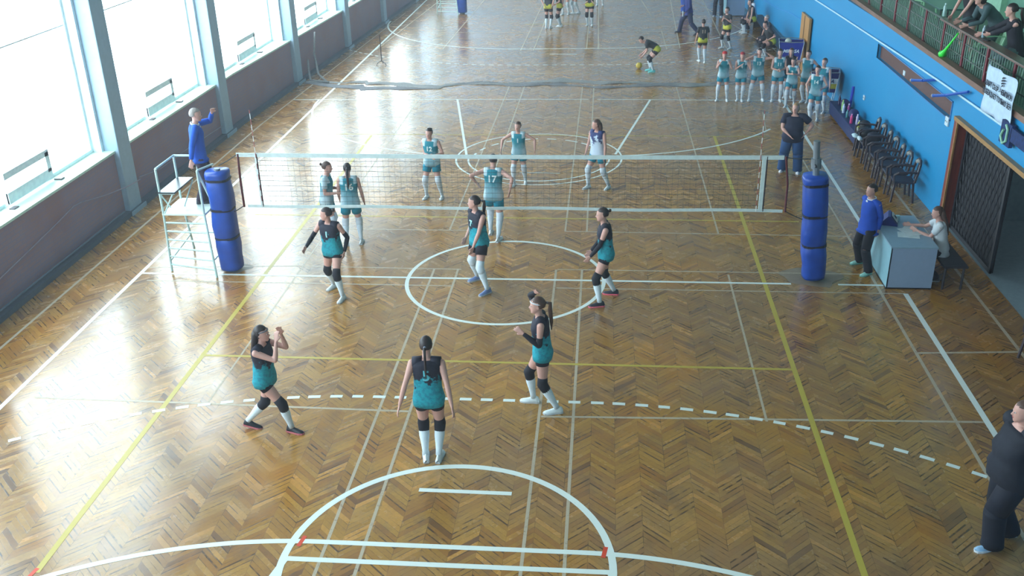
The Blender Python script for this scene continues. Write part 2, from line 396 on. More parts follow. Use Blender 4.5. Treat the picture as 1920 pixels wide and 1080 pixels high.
# windows: one per bay, outer frame, a tilted vent sash, glass
gl = bpy.data.materials.new('window_glass'); gl.use_nodes = True; nt = gl.node_tree; nt.nodes.remove(nt.nodes['Principled BSDF'])
tr = nt.nodes.new('ShaderNodeBsdfTransparent'); gs = nt.nodes.new('ShaderNodeBsdfGlossy'); gs.inputs['Roughness'].default_value = .03; mx = nt.nodes.new('ShaderNodeMixShader'); mx.inputs[0].default_value = .05
tr.inputs[0].default_value = (.96, 1, 1, 1)
nt.links.new(tr.outputs[0], mx.inputs[1]); nt.links.new(gs.outputs[0], mx.inputs[2]); nt.links.new(mx.outputs[0], nt.nodes['Material Output'].inputs[0])
ends = [YN]+COLS+[YF]
for i in range(len(ends)-1):
    y0 = ends[i]+(.32 if i else 0); y1 = ends[i+1]-(.36 if i < len(ends)-2 else 0)
    if y1-y0 < .6: continue
    ym = (y0+y1)/2; xp = XL(ym)-.42
    t = bpy.data.objects.new('window_%d' % (i+1), None); COL.objects.link(t); t.location = (xp, ym, ZS+.045); struct(t)
    w = y1-y0; h = ZW-ZS-.045
    bm = B()
    b2(bm, (-.03, -w/2, 0), (.03, w/2, .07)); b2(bm, (-.03, -w/2, h-.07), (.03, w/2, h))
    for yy in (-w/2+.035, w/2-.035): b2(bm, (-.03, yy-.035, .07), (.03, yy+.035, h-.07))
    for zz in (2.6, 4.4): b2(bm, (-.012, -w/2+.07, zz-.012), (.012, w/2-.07, zz+.012))
    obj('window_frame', bm, FRAME, t)
    bm = B(); b2(bm, (-.004, -w/2+.05, .05), (.004, w/2-.05, h-.05)); obj('pane', bm, gl, t)
    # vent sash standing ajar on the sill
    if w > 4:
        bm = B(); c0 = .05; vw, vh = 1.5, .66
        b2(bm, (.10, c0-vw/2, .06), (.14, c0+vw/2, .26)); b2(bm, (.10, c0-vw/2, .50), (.14, c0+vw/2, .62)); b2(bm, (.10, c0+vw/2-.13, .2), (.14, c0+vw/2, .58))
        b2(bm, (.0, c0+vw/2-.02, .06), (.13, c0+vw/2, .6)); b2(bm, (.0, c0-vw/2, .06), (.13, c0-vw/2+.02, .27))
        obj('vent_sash', bm, mat('sash_paint', (232, 246, 252), .5), t)
        bm = B(); b2(bm, (.13, c0+vw/2, .0), (.28, c0+vw/2+.12, .03)); b2(bm, (.16, c0-vw/2-.1, .0), (.26, c0-vw/2+.05, .02)); obj('window_latch', bm, mat('latch_metal', (90, 80, 84), .4), t)
# thin scattering volume added to imitate the bluish veil over the hall
vm = bpy.data.materials.new('veil_haze'); vm.use_nodes = True; nt = vm.node_tree; nt.nodes.clear(); vs_ = nt.nodes.new('ShaderNodeVolumeScatter'); vs_.inputs['Density'].default_value = .0034; vs_.inputs['Color'].default_value = (.80, .90, 1, 1); vs_.inputs['Anisotropy'].default_value = .2
nt.links.new(vs_.outputs[0], nt.nodes.new('ShaderNodeOutputMaterial').inputs['Volume'])
bm = B(); b2(bm, (-8.2, YN+.1, .0), (7.7, YF-.1, ZC-.05)); hz_ = obj('haze', bm, vm); tag(hz_, 'thin bluish haze volume added as a veil over the hall', 'haze', kind='stuff')
# far and near walls, ceiling
bm = B(); b2(bm, (-9.5, YF, 0), (12, YF+.3, ZC)); struct(obj('wall_back', bm, mat('back_wall_paint', (190, 214, 238), .7)))
bm = B(); b2(bm, (-9.5, YN-.3, 0), (12, YN, ZC)); struct(obj('wall_front', bm, PLASTER))
bm = B(); b2(bm, (-9.6, YN-.3, ZC), (12, YF+.3, ZC+.2)); struct(obj('ceiling', bm, mat('ceiling_paint', (158, 162, 162), .9)))
# right wall below the gallery
BLUE = painted_wall('blue_wall_paint', (0, 140, 198), (0, 124, 186))
ZG = 2.86
DY0, DY1, DH = -6.5, 2.93, 2.12      # doorway
bm = B()
wallstrip(bm, XR, DY1, 9.08, .25, 0, 1.99, brk=(8,)); 
wallstrip(bm, XR, 3.42, 9.08, .25, 2.33, ZG, brk=(8,)); wallstrip(bm, lambda y: XR(y)+.12, 3.42, 9.08, .13, 1.99, 2.33, brk=(8,))
wallstrip(bm, XR, DY1, 3.42, .25, 1.99, ZG); wallstrip(bm, XR, 9.08, YF, .25, 0, ZG)
wallstrip(bm, XR, DY0, DY1, .25, DH, ZG); wallstrip(bm, XR, YN, DY0, .25, 0, ZG)
wr = struct(obj('wall_right', bm, BLUE))
bm = B(); prism(bm, [(XR(3.42)+.118, 3.42), (XR(3.42)+.09, 3.42), (XR(9.08)+.09, 9.08), (XR(9.08)+.118, 9.08)][::-1], 1.99, 2.33)
obj('niche_panel', bm, mat('brown_board', (92, 62, 58), .55), wr)
bm = B(); 
for z0, z1 in ((1.965, 1.99), (2.33, 2.35)): b2(bm, (8.33, 3.40, z0), (8.352, 9.1, z1))
b2(bm, (8.33, 3.40, 1.965), (8.352, 3.42, 2.35)); b2(bm, (8.33, 9.08, 1.965), (8.352, 9.1, 2.35)); obj('niche_edging', bm, mat('pale_blue_trim', (70, 130, 190), .5), wr)
# doorway frame
bm = B(); b2(bm, (8.27, DY1-.09, 0), (8.62, DY1+.03, DH+.07)); b2(bm, (8.27, DY0-.02, 0), (8.62, DY0+.1, DH+.07))
dj = struct(obj('door_1', bm, wood('maroon_jamb_wood', (110, 42, 36), (134, 58, 44), 'Z')))
bm = B(); b2(bm, (8.25, DY0-.02, DH), (8.4, DY1+.03, DH+.075)); b2(bm, (8.27, DY1-.13, 0), (8.30, DY1-.09, DH)); obj('door_casing', bm, wood('ochre_casing_wood', (150, 112, 66), (170, 128, 78), 'Y'), dj)
GR = mat('gate_iron', (26, 30, 42), .5)
def gate(y0, y1, label):
    t = thing('lattice_gate', label, 'gate', (8.46, (y0+y1)/2, 0)); w = y1-y0; h = DH-.03
    bm = B(); b2(bm, (-.02, -w/2, .02), (.02, -w/2+.07, h)); b2(bm, (-.02, w/2-.07, .02), (.02, w/2, h)); b2(bm, (-.02, -w/2, h-.06), (.02, w/2, h)); b2(bm, (-.02, -w/2, .02), (.02, w/2, .1)); obj('gate_frame', bm, GR, t)
    bm = B(); n = 14
    for k in range(-20, 40):
        for s in (1, -1):
            ya = -w/2+k*w/n; za = .05; 
            pts = []
            L = 2.1
            yb = ya+s*L*.42; zb = za+L
            # clip to the frame
            a, b = Vector((0, ya, za)), Vector((0, yb, zb)); d = b-a
            t0, t1 = 0, 1
            for lo, hi, p, q in ((-w/2+.03, w/2-.03, a.y, d.y), (.05, h-.03, a.z, d.z)):
                if abs(q) < 1e-9: continue
                u, v = (lo-p)/q, (hi-p)/q
                t0 = max(t0, min(u, v)); t1 = min(t1, max(u, v))
            if t1-t0 < .02: continue
            off = .008*s
            tube(bm, [a+d*t0+Vector((off,0,0)), a+d*t1+Vector((off,0,0))], .009, 4)
    obj('lattice', bm, GR, t)
    bm = B(); b2(bm, (.035, -w/2, .03), (.045, w/2, h)); obj('backing_sheet', bm, mat('dark_sheet', (20, 24, 38), .6, var=.3, vscale=8), t)
gate(.52, 2.74, 'dark iron lattice gate panel just behind the scorer desk')
gate(-3.4, -1.25, 'dark iron lattice gate panel at the edge of the photo past the open gap')
bm = B(); GD = mat('corridor_paint', (120, 142, 152), .8)
b2(bm, (8.38, -7, -.12), (11.2, 3.3, -.002)); b2(bm, (11.2, -7, 0), (11.3, 3.3, 2.7)); b2(bm, (8.62, -7.1, 0), (11.3, -7, 2.7)); b2(bm, (8.6, 3.2, 0), (11.3, 3.3, 2.7)); b2(bm, (11.1, -7, .85), (11.2, 3.2, 1.0))
struct(obj('wall_corridor', bm, GD))
# wall conduit, sockets, arrow brackets
bm = B(); tube(bm, [(XR(y)-.03, y, z) for y, z in ((.5, 2.60), (4.2, 2.535), (5.5, 2.50), (9, 2.41), (13, 2.36), (16.2, 2.31), (22, 2.2))], .022, 6); tag(obj('cable_conduit', bm, mat('conduit_white', (190, 225, 245), .4)), 'thin white cable conduit running along the top of the blue wall', 'conduit')
bm = B(); tube(bm, [(XR(y)-.02, y, z) for y, z in ((17.6, 1.42), (19, 1.36), (21.5, 1.13), (25, .95))], .012, 6); tag(obj('sagging_cable', bm, mat('pale_cable', (60, 150, 215), .5)), 'pale thin cable sagging across the far end of the blue wall', 'cable')
def socket(y, z, lab, s=.07):
    bm = B(); b2(bm, (XR(y)-.035, y-s, z-s), (XR(y)+.0, y+s, z+s), bev=.01)
    for k in (-1, 1): b2(bm, (XR(y)-.039, y+k*s*.45-.012, z-.012), (XR(y)-.034, y+k*s*.45+.012, z+.012), mi=1)
    tag(obj('wall_socket', bm, [mat('socket_white', (205, 222, 232), .4), GR]), lab, 'socket')
socket(3.52, 1.93, 'white double socket box beside the top corner of the doorway', .09)
socket(9.58, .86, 'small white socket low on the blue wall behind the bench', .06)
bm = B(); b2(bm, (8.40, 6.9, 2.03), (8.46, 7.04, 2.14), bev=.01); tag(obj('junction_box', bm, mat('socket_white', (205,222,232))), 'white junction box on the brown recessed strip of the blue wall', 'junction box')
BB = mat('bracket_blue', (16, 84, 180), .4)
def bracket(pa, pb, pc, lab):
    bm = B(); tube(bm, [pa, pb], .032, 6); tube(bm, [pb, pc], .028, 6); ball(bm, pa, .04, mi=1); tag(obj('wall_bracket', bm, [BB, mat('bracket_tip', (150, 150, 160), .4)]), lab, 'bracket')
bracket((8.15, 5.50, 2.27), (8.15, 4.75, 2.44), (8.34, 4.55, 2.5), 'short blue steel bracket crossing the middle of the brown wall strip')
bracket((8.15, 4.02, 2.31), (8.15, 3.3, 2.5), (8.28, 2.55, 2.75), 'longer blue steel bracket reaching up over the white conduit')
# pale board on the wall (wooden upright)
bm = B(); b2(bm, (XR(17.3)-.08, 15.95, 0), (XR(17.3)-.005, 17.3, 1.72), bev=.01)
b2(bm, (XR(17.3)-.09, 16.66, 0), (XR(17.3)-.079, 16.7, 1.7), mi=1)
tag(obj('wooden_board', bm, [wood('raw_board_wood', (170, 120, 66), (190, 140, 82), 'Z'), GR]), 'tall raw wooden board fixed to the far blue wall behind the ball carts', 'board')
# ---------------------------------------------------------------- gallery
bm = B(); b2(bm, (8.48, YN, 2.70), (11.1, YF, ZG+.04)); gal = struct(obj('floor_gallery', bm, mat('gallery_lino', (90, 114, 104), .6, var=.1, vscale=2)))
bm = B(); b2(bm, (8.30, -6, ZG+.0), (8.46, YF, ZG+.10)); obj('gallery_kerb', bm, wood('worn_brown_kerb', (112, 82, 72), (134, 100, 84), 'Y'), gal)
bm = B(); b2(bm, (11.0, YN, ZG), (11.2, YF, ZC))
struct(obj('wall_gallery', bm, mat('mint_wall_paint', (112, 168, 146), .7, var=.04)))
bm = B(); 
for y in (5.2, 8.6, 12.2, 15.6): b2(bm, (10.86, y, ZG), (11.0, y+1.5, 4.6))
struct(obj('trim_gallery', bm, mat('pale_mint_paint', (176, 230, 200), .7)))
ZK0 = ZG+.1; ZR = 3.60
rail = thing('gallery_railing', 'long gallery railing with maroon posts and thin green bars on the wall top', 'railing', (8.5, 8, ZK0))
bm = B()
y = -3.0
while y < 22:
    h = ZR-ZK0-.04
    for hh, rr in (((0, h), (.009, .009)),): tube(bm, [(0, y-8, 0), (0, y-8, h*.45), (0, y-8, h)], [.007, .015, .007], 5)
    y += .115
bs = obj('baluster_bars', bm, mat('dull_green_iron', (96, 128, 118), .5), rail)
for y in [1.22, 2.5, 3.75, 5.0, 6.27, 7.5, 8.6, 9.9, 11.1, 12.3, 13.6, -.1, -1.4]:
    bm = B(); b2(bm, (-.03, y-8-.035, -.05), (.03, y-8+.035, ZR-ZK0), bev=.006); obj('post', bm, mat('maroon_post', (110, 26, 44), .45), rail)
bm = B(); b2(bm, (-.02, 5.0-8, ZR-ZK0-.02), (.02, 14, ZR-ZK0+.015)); b2(bm, (-.12, -3-8, ZR-ZK0-.0), (.10, 5.05-8, ZR-ZK0+.045), mi=1, bev=.008)
for zz in (.17, .42): b2(bm, (-.012, -11, zz-.012), (.012, 14, zz+.012))
obj('handrail', bm, [mat('dark_green_rail', (60, 78, 72), .4), wood('handrail_wood', (96, 66, 60), (122, 88, 78), 'Y', .35)], rail)
BLK = mat('black_steel', (22, 24, 30), .4)
# gallery tables
t = thing('gallery_table', 'dark green table with black legs standing behind the gallery railing', 'table', (9.15, 7.2, ZG+.04))
bm = B(); b2(bm, (-.45, -1.1, .70), (.45, 1.1, .735), bev=.005); obj('tabletop', bm, mat('green_laminate', (52, 96, 92), .3), t)
for sx in (-1, 1):
    for sy in (-1, 1):
        bm = B(); tube(bm, [(sx*.4, sy*1.0, .70), (sx*.42, sy*1.02, 0)], .016, 6); obj('leg', bm, BLK, t)
bm = B(); tube(bm, [(-.4, -1, .25), (-.4, 1, .25)], .012, 6); tube(bm, [(.4, -1, .25), (.4, 1, .25)], .012, 6); obj('stretcher', bm, BLK, t)
def pvc_chair(loc, rz, lab, rgb=(150, 205, 165), grp=None, name='plastic_chair'):
    t = thing(name, lab, 'chair', loc, rz, grp); m = mat('plastic_%d_%d' % rgb[:2], rgb, .35)
    bm = B(); box(bm, (0, 0, .43), (.46, .44, .03), bev=.012); obj('seat', bm, m, t)
    bm = B()
    for i in range(7):
        a = (i-3)*.062; tube(bm, [(a, -.21, .44), (a*1.05, -.25, .62), (a*1.1, -.29, .82)], [(.018, .008)]*3, 6)
    tube(bm, [(-.23, -.20, .44), (-.24, -.25, .66), (-.2, -.29, .82), (0, -.30, .86), (.2, -.29, .82), (.24, -.25, .66), (.23, -.20, .44)], .018, 6)
    obj('backrest', bm, m, t)
    for s in (-1, 1):
        bm = B(); tube(bm, [(s*.235, -.24, .64), (s*.26, -.05, .65), (s*.26, .17, .63), (s*.235, .21, .43)], [(.02, .012)]*4, 6); obj('armrest', bm, m, t)
        for q in (-1, 1):
            bm = B(); tube(bm, [(s*.21, q*.19, .43), (s*.25, q*.235, 0)], [.024, .018], 6); obj('leg', bm, m, t)
    return t
pvc_chair((9.3, 9.3, ZG+.04), R(120), 'pale green plastic armchair on the gallery beyond the dark green table')
pvc_chair((8.95, 3.85, ZG+.04), R(80), 'pale green plastic armchair on the gallery between two spectators')
pvc_chair((9.2, 1.9, ZG+.04), R(90), 'pale green plastic armchair on the gallery above the white banner', (120, 165, 135))
# banner
g = thing('fabric_banner', 'white cloth banner with dark lettering and emblem hung over the gallery edge', 'banner', (8.26, 1.12, 3.04))
bm = B(); NX, NZ = 20, 12; vv = []
for i in range(NX+1):
    for j in range(NZ+1):
        u = i/NX-.5; w = j/NZ-.5
        vv.append(bm.verts.new((.025*math.sin(u*14)+.012*math.sin(w*9+u*4), u*1.38, w*.80 + (-.02 if abs(u) > .45 else 0))))
for i in range(NX):
    for j in range(NZ):
        a = i*(NZ+1)+j; bm.faces.new((vv[a], vv[a+1], vv[a+NZ+2], vv[a+NZ+1]))
cl = obj('cloth', bm, mat('banner_cloth', (190, 214, 238), .8), g, smooth=True); sm = cl.modifiers.new('s', 'SOLIDIFY'); sm.thickness = .004; BAKE.append((cl, None))
DK = mat('dark_print', (34, 44, 62), .7)
fr = (R(90), 0, R(-90))
for s, zz, sz, sx in (('АВАРТ СБОР - ЧЕМПИОН', .10, .115, .88), ('ПОБЕЖДАЕТ ТОЛЬКО ЗЕН', -.045, .115, .86)):
    text('lettering', s, sz, DK, g, (-.035, -.02, zz), fr, sx=sx, bold=.003)
bm = B()
for k, (zz, w) in enumerate(((.33, .055), (.285, .075), (.24, .06), (.20, .035))):
    pts = [(-w, 0), (-w*.3, .022), (w, .03), (w*.8, .008), (0, -.004), (-w*.8, -.02)]
    prism(bm, pts, 0, .004, M=Matrix.Translation((-.038, -.18, zz)) @ Matrix(((0,0,-1,0), (-1,0,0,0), (0,1,0,0), (0,0,0,1))))
obj('emblem', bm, DK, g)
bm = B(); tube(bm, [(8.22, .55, 2.62), (8.22, .62, 2.5), (8.22, .5, 2.4), (8.22, .38, 2.47), (8.22, .38, 2.66), (8.22, .47, 2.72)], .022, 6); 
tag(obj('hanging_pennant_ring', bm, mat('pale_green_loop', (150, 205, 180), .5)), 'pale green loop hanging under the lower corner of the white banner', 'loop')
bm = B(); b2(bm, (8.24, .28, 2.38), (8.30, .72, 2.75)); b2(bm, (8.24, -1.2, 2.5), (8.28, .3, 2.72)); tag(obj('navy_cloth_strip', bm, mat('navy_cloth', (14, 44, 96), .8, var=.4, vscale=14)), 'dark navy cloth strip tied along the gallery edge beside the white banner', 'cloth')
# ------------------------------------------------------------------ equipment
STEEL = mat('grey_steel', (120, 130, 140), .35, metal=.3); WSTEEL = mat('pale_green_steel', (196, 222, 220), .4)
PAD = mat('blue_vinyl', (14, 68, 164), .34, var=.12, vscale=6, bump=.3); STRAP = mat('black_strap', (14, 18, 40), .5)
NETW = mat('net_band', (206, 222, 224), .6); REDB = mat('red_stick', (84, 20, 30), .4); CORD = mat('net_cord', (42, 48, 52), .7)
YN0 = .22
net = thing('volleyball_net', 'dark mesh volleyball net with white top and bottom bands across the court', 'net', (-.08, YN0, 0))
XA, XB, ZB_, ZT_ = -4.39, 4.42, 1.27, 2.22
def sag(x): return -.012*(1-(x/4.4)**2)
bm = B()
x = XA
while x <= XB: 
    tube(bm, [(x, 0, ZB_), (x, 0, ZT_+sag(x))], .0014, 4, cap=False); x += .1
for k in range(1, 10):
    zz = ZB_+(ZT_-ZB_)*k/10
    tube(bm, [(xx, .004*math.sin(xx*7+k), zz+sag(xx)*k/10+.004*math.sin(xx*5+k*2)) for xx in [XA+(XB-XA)*i/30 for i in range(31)]], .003, 4, cap=False)
obj('mesh_netting', bm, CORD, net)
def band(nm, z, h, x0, x1):
    bm = B(); N = 40; rows = []
    for i in range(N+1):
        xx = x0+(x1-x0)*i/N; s = sag(xx) if z > 2 else .01*math.sin(xx*2)
        rows.append([bm.verts.new((xx, d, z+s+e)) for d, e in ((-.008, -h/2), (.008, -h/2), (.008, h/2), (-.008, h/2))])
    for a, b in zip(rows, rows[1:]):
        for k in range(4): bm.faces.new((a[k], a[(k+1)%4], b[(k+1)%4], b[k]))
    bm.faces.new(rows[0][::-1]); bm.faces.new(rows[-1])
    return obj(nm, bm, NETW, net)
band('top_band', ZT_, .07, -4.70, 4.74); band('bottom_band', ZB_, .05, -4.62, 4.80)
for xx, hw in ((-4.36, .010), (4.42, .032)):
    bm = B(); b2(bm, (xx-hw, -.012, ZB_), (xx+hw, .012, ZT_)); o = obj('side_band', bm, NETW, net)
    bm = B(); tube(bm, [(xx+hw+.016, .0, ZB_-.01), (xx+hw+.016, .0, ZT_+.02)], .012, 6); obj('side_cord', bm, STRAP, o)
for xx, a, b in ((-4.64, -.03, -.05), (4.74, .03, .10)):
    bm = B(); tube(bm, [(xx+a, 0, ZT_+.02), (xx+b, 0, 1.75), (xx+b, 0, ZB_-.02)], .02, 6); obj('end_stick', bm, REDB, net)
for a, b in (((-4.7, 0, ZT_), (-5.05, 0, 2.02)), ((-4.69, 0, ZB_), (-5.0, 0, 1.10)), ((4.76, 0, ZT_), (5.18, 0, 2.2)), ((4.84, 0, ZB_), (5.2, 0, 1.1)), ((-4.7, 0, ZT_), (-4.36, 0, ZT_+.02))):
    bm = B(); tube(bm, [a, ((a[0]+b[0])/2, 0, (a[2]+b[2])/2-.01), b], .009, 5); obj('guy_rope', bm, CORD, net)
for xx, lab in ((-4.42, 'red and white striped net antenna near the referee stand'), (4.27, 'red and white striped net antenna near the woman in jeans')):
    bm = B(); z = ZB_; k = 0
    while z < 3.02: tube(bm, [(0, 0, z), (0, 0, min(z+.1, 3.03))], .006, 6, mi=k % 2); z += .1; k += 1
    tag(obj('net_antenna', bm, [mat('antenna_white', (235, 235, 235)), mat('antenna_red', (160, 70, 70))], loc=(xx, YN0-.02, 0)), lab, 'antenna', 'net antennas')
def post(name, lab, x, y, tilt, top, ph=1.93, grp='padded net posts'):
    t = thing(name, lab, 'post', (x, y, 0), 0, grp); t.rotation_euler = (0, R(tilt), 0)
    bm = B(); tube(bm, [(0, 0, .0), (0, 0, top)], .055, 12); (tube(bm, [(0, 0, 2.05), (0, 0, 2.22)], .085, 12) if top > 2.3 else None); tube(bm, [(0, 0, 0), (0, 0, .03)], .11, 12); obj('pole', bm, STEEL, t)
    if top > 2.3: bm = B(); tube(bm, [(-.03, -.06, 2.12), (-.03, -.16, 2.12)], .02, 6); obj('winch', bm, STRAP, t)
    bm = B(); zs = [.06, .12, .30, .52, .68, .70, .72, .95, 1.2, 1.25, 1.27, 1.5, 1.8, 1.83, 1.85, 1.93, 1.98]
    rs = [.195, .20, .20, .215, .208, .195, .208, .215, .205, .195, .207, .212, .205, .195, .205, .212, .20]
    n = 20; rings = []
    for i, (z, r) in enumerate(zip(zs, rs)):
        z = z*ph/1.98*1.0+.0; ring = []
        for k in range(n):
            a = 2*PI*k/n; q = (abs(math.cos(a))**3.2+abs(math.sin(a))**3.2)**(-1/3.2)*r*.98
            q *= 1+.03*math.sin(a*3+z*9)
            ring.append(bm.verts.new((q*math.cos(a)+.008*math.sin(z*6), q*math.sin(a), z)))
        rings.append(ring)
    for a, b in zip(rings, rings[1:]):
        for k in range(n): bm.faces.new((a[k], a[(k+1)%n], b[(k+1)%n], b[k]))
    bm.faces.new(rings[0][::-1]); bm.faces.new(rings[-1]); p = obj('padding', bm, PAD, t, smooth=True)
    for z in (.70, 1.26, 1.83):
        z = z*ph/1.98; bm = B(); n = 20; rr = []
        for zz in (-.022, .022):
            rr.append([bm.verts.new((math.cos(2*PI*k/n)*((abs(math.cos(2*PI*k/n))**3.2+abs(math.sin(2*PI*k/n))**3.2)**(-1/3.2))*.207, math.sin(2*PI*k/n)*((abs(math.cos(2*PI*k/n))**3.2+abs(math.sin(2*PI*k/n))**3.2)**(-1/3.2))*.207, z+zz)) for k in range(n)])
        for k in range(n): bm.faces.new((rr[0][k], rr[0][(k+1)%n], rr[1][(k+1)%n], rr[1][k]))
        bm.faces.new(rr[0][::-1]); bm.faces.new(rr[1]); obj('strap', bm, STRAP, p)
    return t
post('net_post', 'blue padded net post beside the white referee stand', -5.17, YN0, 0, 1.97)
post('net_post', 'blue padded net post with grey pole top near the scorer desk', 5.36, YN0, -4.5, 2.52)
post('net_post', 'distant blue padded post on the second court beside the pale green stand', -4.6, 27.7, 0, 2.4)
post('net_post', 'distant blue padded post behind the walking man with papers', 5.05, 27.5, 0, 2.4)

def ref_stand(loc, rz, lab, m, name='referee_stand'):
    t = thing(name, lab, 'referee stand', loc, rz, 'referee stands')
    HP, HR = 1.13, 1.98
    for (x, y, h, dx, dy) in ((-.40, -.38, HR, -.04, 0), (.36, -.38, HR-.02, .16, -.26), (-.40, .42, HR, -.05, .3), (.36, .42, HP, .1, .3)):
        bm = B(); tube(bm, [(x+dx, y+dy, 0), (x, y, HP), (x, y, h)], .022, 8); obj('leg', bm, m, t)
    bm = B(); b2(bm, (-.42, -.40, HP-.02), (.38, .44, HP+.015), bev=.005); obj('platform', bm, mat('platform_sheet', (225, 240, 235), .4), t)
    for k in range(6):
        z = .14+k*.165; f = 1-z/HP
        bm = B(); tube(bm, [(-.40-.04*f, -.38, z), (.36+.16*f, -.38-.26*f, z)], .017, 6); obj('rung', bm, m, t)
    bm = B(); tube(bm, [(-.40, -.38, HR), (-.40, .42, HR), (.02, .42, HR)], .022, 8); tube(bm, [(.02, .42, HR), (.02, .42, HP)], .016, 6)
    tube(bm, [(.36, -.38, HR-.02), (.52, -.2, HP)], .02, 6); tube(bm, [(.36, -.38, HR-.02), (.50, .02, HR-.03)], .018, 6); obj('handrail', bm, m, t)
    bm = B(); tube(bm, [(-.40, -.38, 1.52), (-.40, -.05, HP)], .014, 6); tube(bm, [(-.16, -.38, 1.52), (-.38, -.38, HP)], .014, 6); tube(bm, [(-.10, .40, 1.52), (-.16, -.02, HP)], .014, 6); tube(bm, [(-.40, -.38, 1.52), (-.12, -.38, 1.52)], .016, 6)
    tube(bm, [(-.40, .42, 1.52), (-.12, .42, 1.52)], .016, 6)
    obj('brace', bm, m, t); bm = B(); tube(bm, [(-.44, .56, .4), (.48, .56, .4)], .014, 6); tube(bm, [(-.44, -.38, .2), (-.44, .62, .32)], .014, 6); tube(bm, [(.47, -.52, .3), (.47, .58, .3)], .014, 6); obj('lower_brace', bm, m, t)
    bm = B(); b2(bm, (-.41, -.42, 1.53), (-.10, .44, 1.56), bev=.006); obj('seat', bm, mat('dark_seat_board', (48, 58, 66), .3), t)
    return t
ref_stand((-5.86, .5, 0), 0, 'white tubular referee stand with dark seat board beside the near blue post', WSTEEL)
ref_stand((-5.25, 27.9, 0), 0, 'distant pale green referee stand on the second court', WSTEEL)

# scorer desk
def desk(loc, lab, w=.75, d=1.48, rgb=(138, 162, 192), rgb2=(140, 188, 204)):
    t = thing('scorer_desk', lab, 'desk', loc, 0, 'scorer desks'); h = .78
    m1 = mat('desk_panel_%d' % rgb[0], rgb, .45, var=.03); m2 = mat('desk_side_%d' % rgb2[0], rgb2, .45, var=.05)
    bm = B(); b2(bm, (-w/2-.01, -d/2-.01, h-.03), (w/2+.01, d/2+.01, h), bev=.004); obj('desktop', bm, mat('desk_top_laminate', (132, 164, 186), .4, var=.05), t)
    for ya in (-d/2, d/2-.025): bm = B(); b2(bm, (-w/2, ya, .02), (w/2, ya+.025, h-.03)); obj('end_panel', bm, m1, t)
    bm = B(); b2(bm, (-w/2-.003, -d/2+.0, .02), (-w/2+.02, d/2, h-.03)); obj('front_panel', bm, m2, t)
    bm = B(); b2(bm, (-w/2, -d/2-.003, 0), (w/2, -d/2+.02, .025)); b2(bm, (-w/2-.004, -d/2, 0), (-w/2+.02, d/2, .025)); obj('plinth', bm, BLK, t)
    return t
desk((6.895, .61, 0), 'grey panel desk used by the scorer beside the blue wall')
desk((7.05, 27.3, 0), 'distant pale grey desk on the second court near the blue wall')
t = thing('flip_scoreboard', 'blue folding flip scoreboard with white number cards on the desk', 'scoreboard', (6.74, 1.0, .78), R(-15))
bm = B(); M4 = Matrix.Rotation(R(90), 4, 'X')
prism(bm, [(-.16, 0), (.16, 0), (.02, .17), (-.02, .17)], -.17, .17, M=Matrix.Rotation(R(90), 4, 'X')); obj('stand', bm, mat('navy_plastic', (22, 40, 120), .4), t)
bm = B(); Mt = Matrix.Translation((.10, .05, .10)) @ Matrix.Rotation(R(-40), 4, 'Y')
for k in (-1, 1): box(bm, (0, k*.055-.02, 0), (.012, .095, .15), M=Mt)
obj('number_card', bm, mat('card_white', (215, 225, 225)), t)
text('number', '00', .10, BLK, t, (.112, .03, .105), (R(50), 0, R(90)))
def paper(x, y, rz, s, lab, k):
    bm = B(); box(bm, (0, 0, 0), (.21*s, .297*s, .002)); tag(obj('paper_sheet', bm, mat('paper', (208, 226, 232), .8), loc=(x, y, .782+k*.0025), rot=(0, 0, rz)), lab, 'paper', 'score sheets')
paper(6.99, .55, R(20), 1.25, 'topmost white score sheet under the hand of the seated girl', 2); paper(6.93, .40, R(78), 1.2, 'white score sheet lying nearest the desk edge, partly covered', 0); paper(7.02, .70, R(-30), 1.0, 'white score sheet sticking out at the back of the pile', 1)
bm = B(); b2(bm, (-.035, -.035, 0), (.035, .035, .09), bev=.008); tag(obj('paper_cup', bm, mat('cup_pale', (170, 215, 222), .5), loc=(6.93, 1.12, .78)), 'small pale cup on the desk beside the blue scoreboard', 'cup')
bm = B(); b2(bm, (-.04, -.11, 0), (.04, .11, .025), bev=.008); tag(obj('horn', bm, mat('beige_plastic', (190, 190, 170), .5), loc=(6.84, 1.28, .78), rot=(0, 0, R(-40))), 'small beige case at the far end of the desk', 'case')
t = thing('low_bench', 'dark low bench behind the scorer desk', 'bench', (7.60, .45, 0))
DARKW = mat('dark_bench_wood', (34, 34, 44), .5)
bm = B(); b2(bm, (-.19, -.62, .41), (.21, .5, .45), bev=.006); obj('seat', bm, DARKW, t)
for q in (-.56, .44):
    for sx in (-.14, .16): bm = B(); tube(bm, [(sx, q, .41), (sx, q, 0)], .022, 6); obj('leg', bm, DARKW, t)

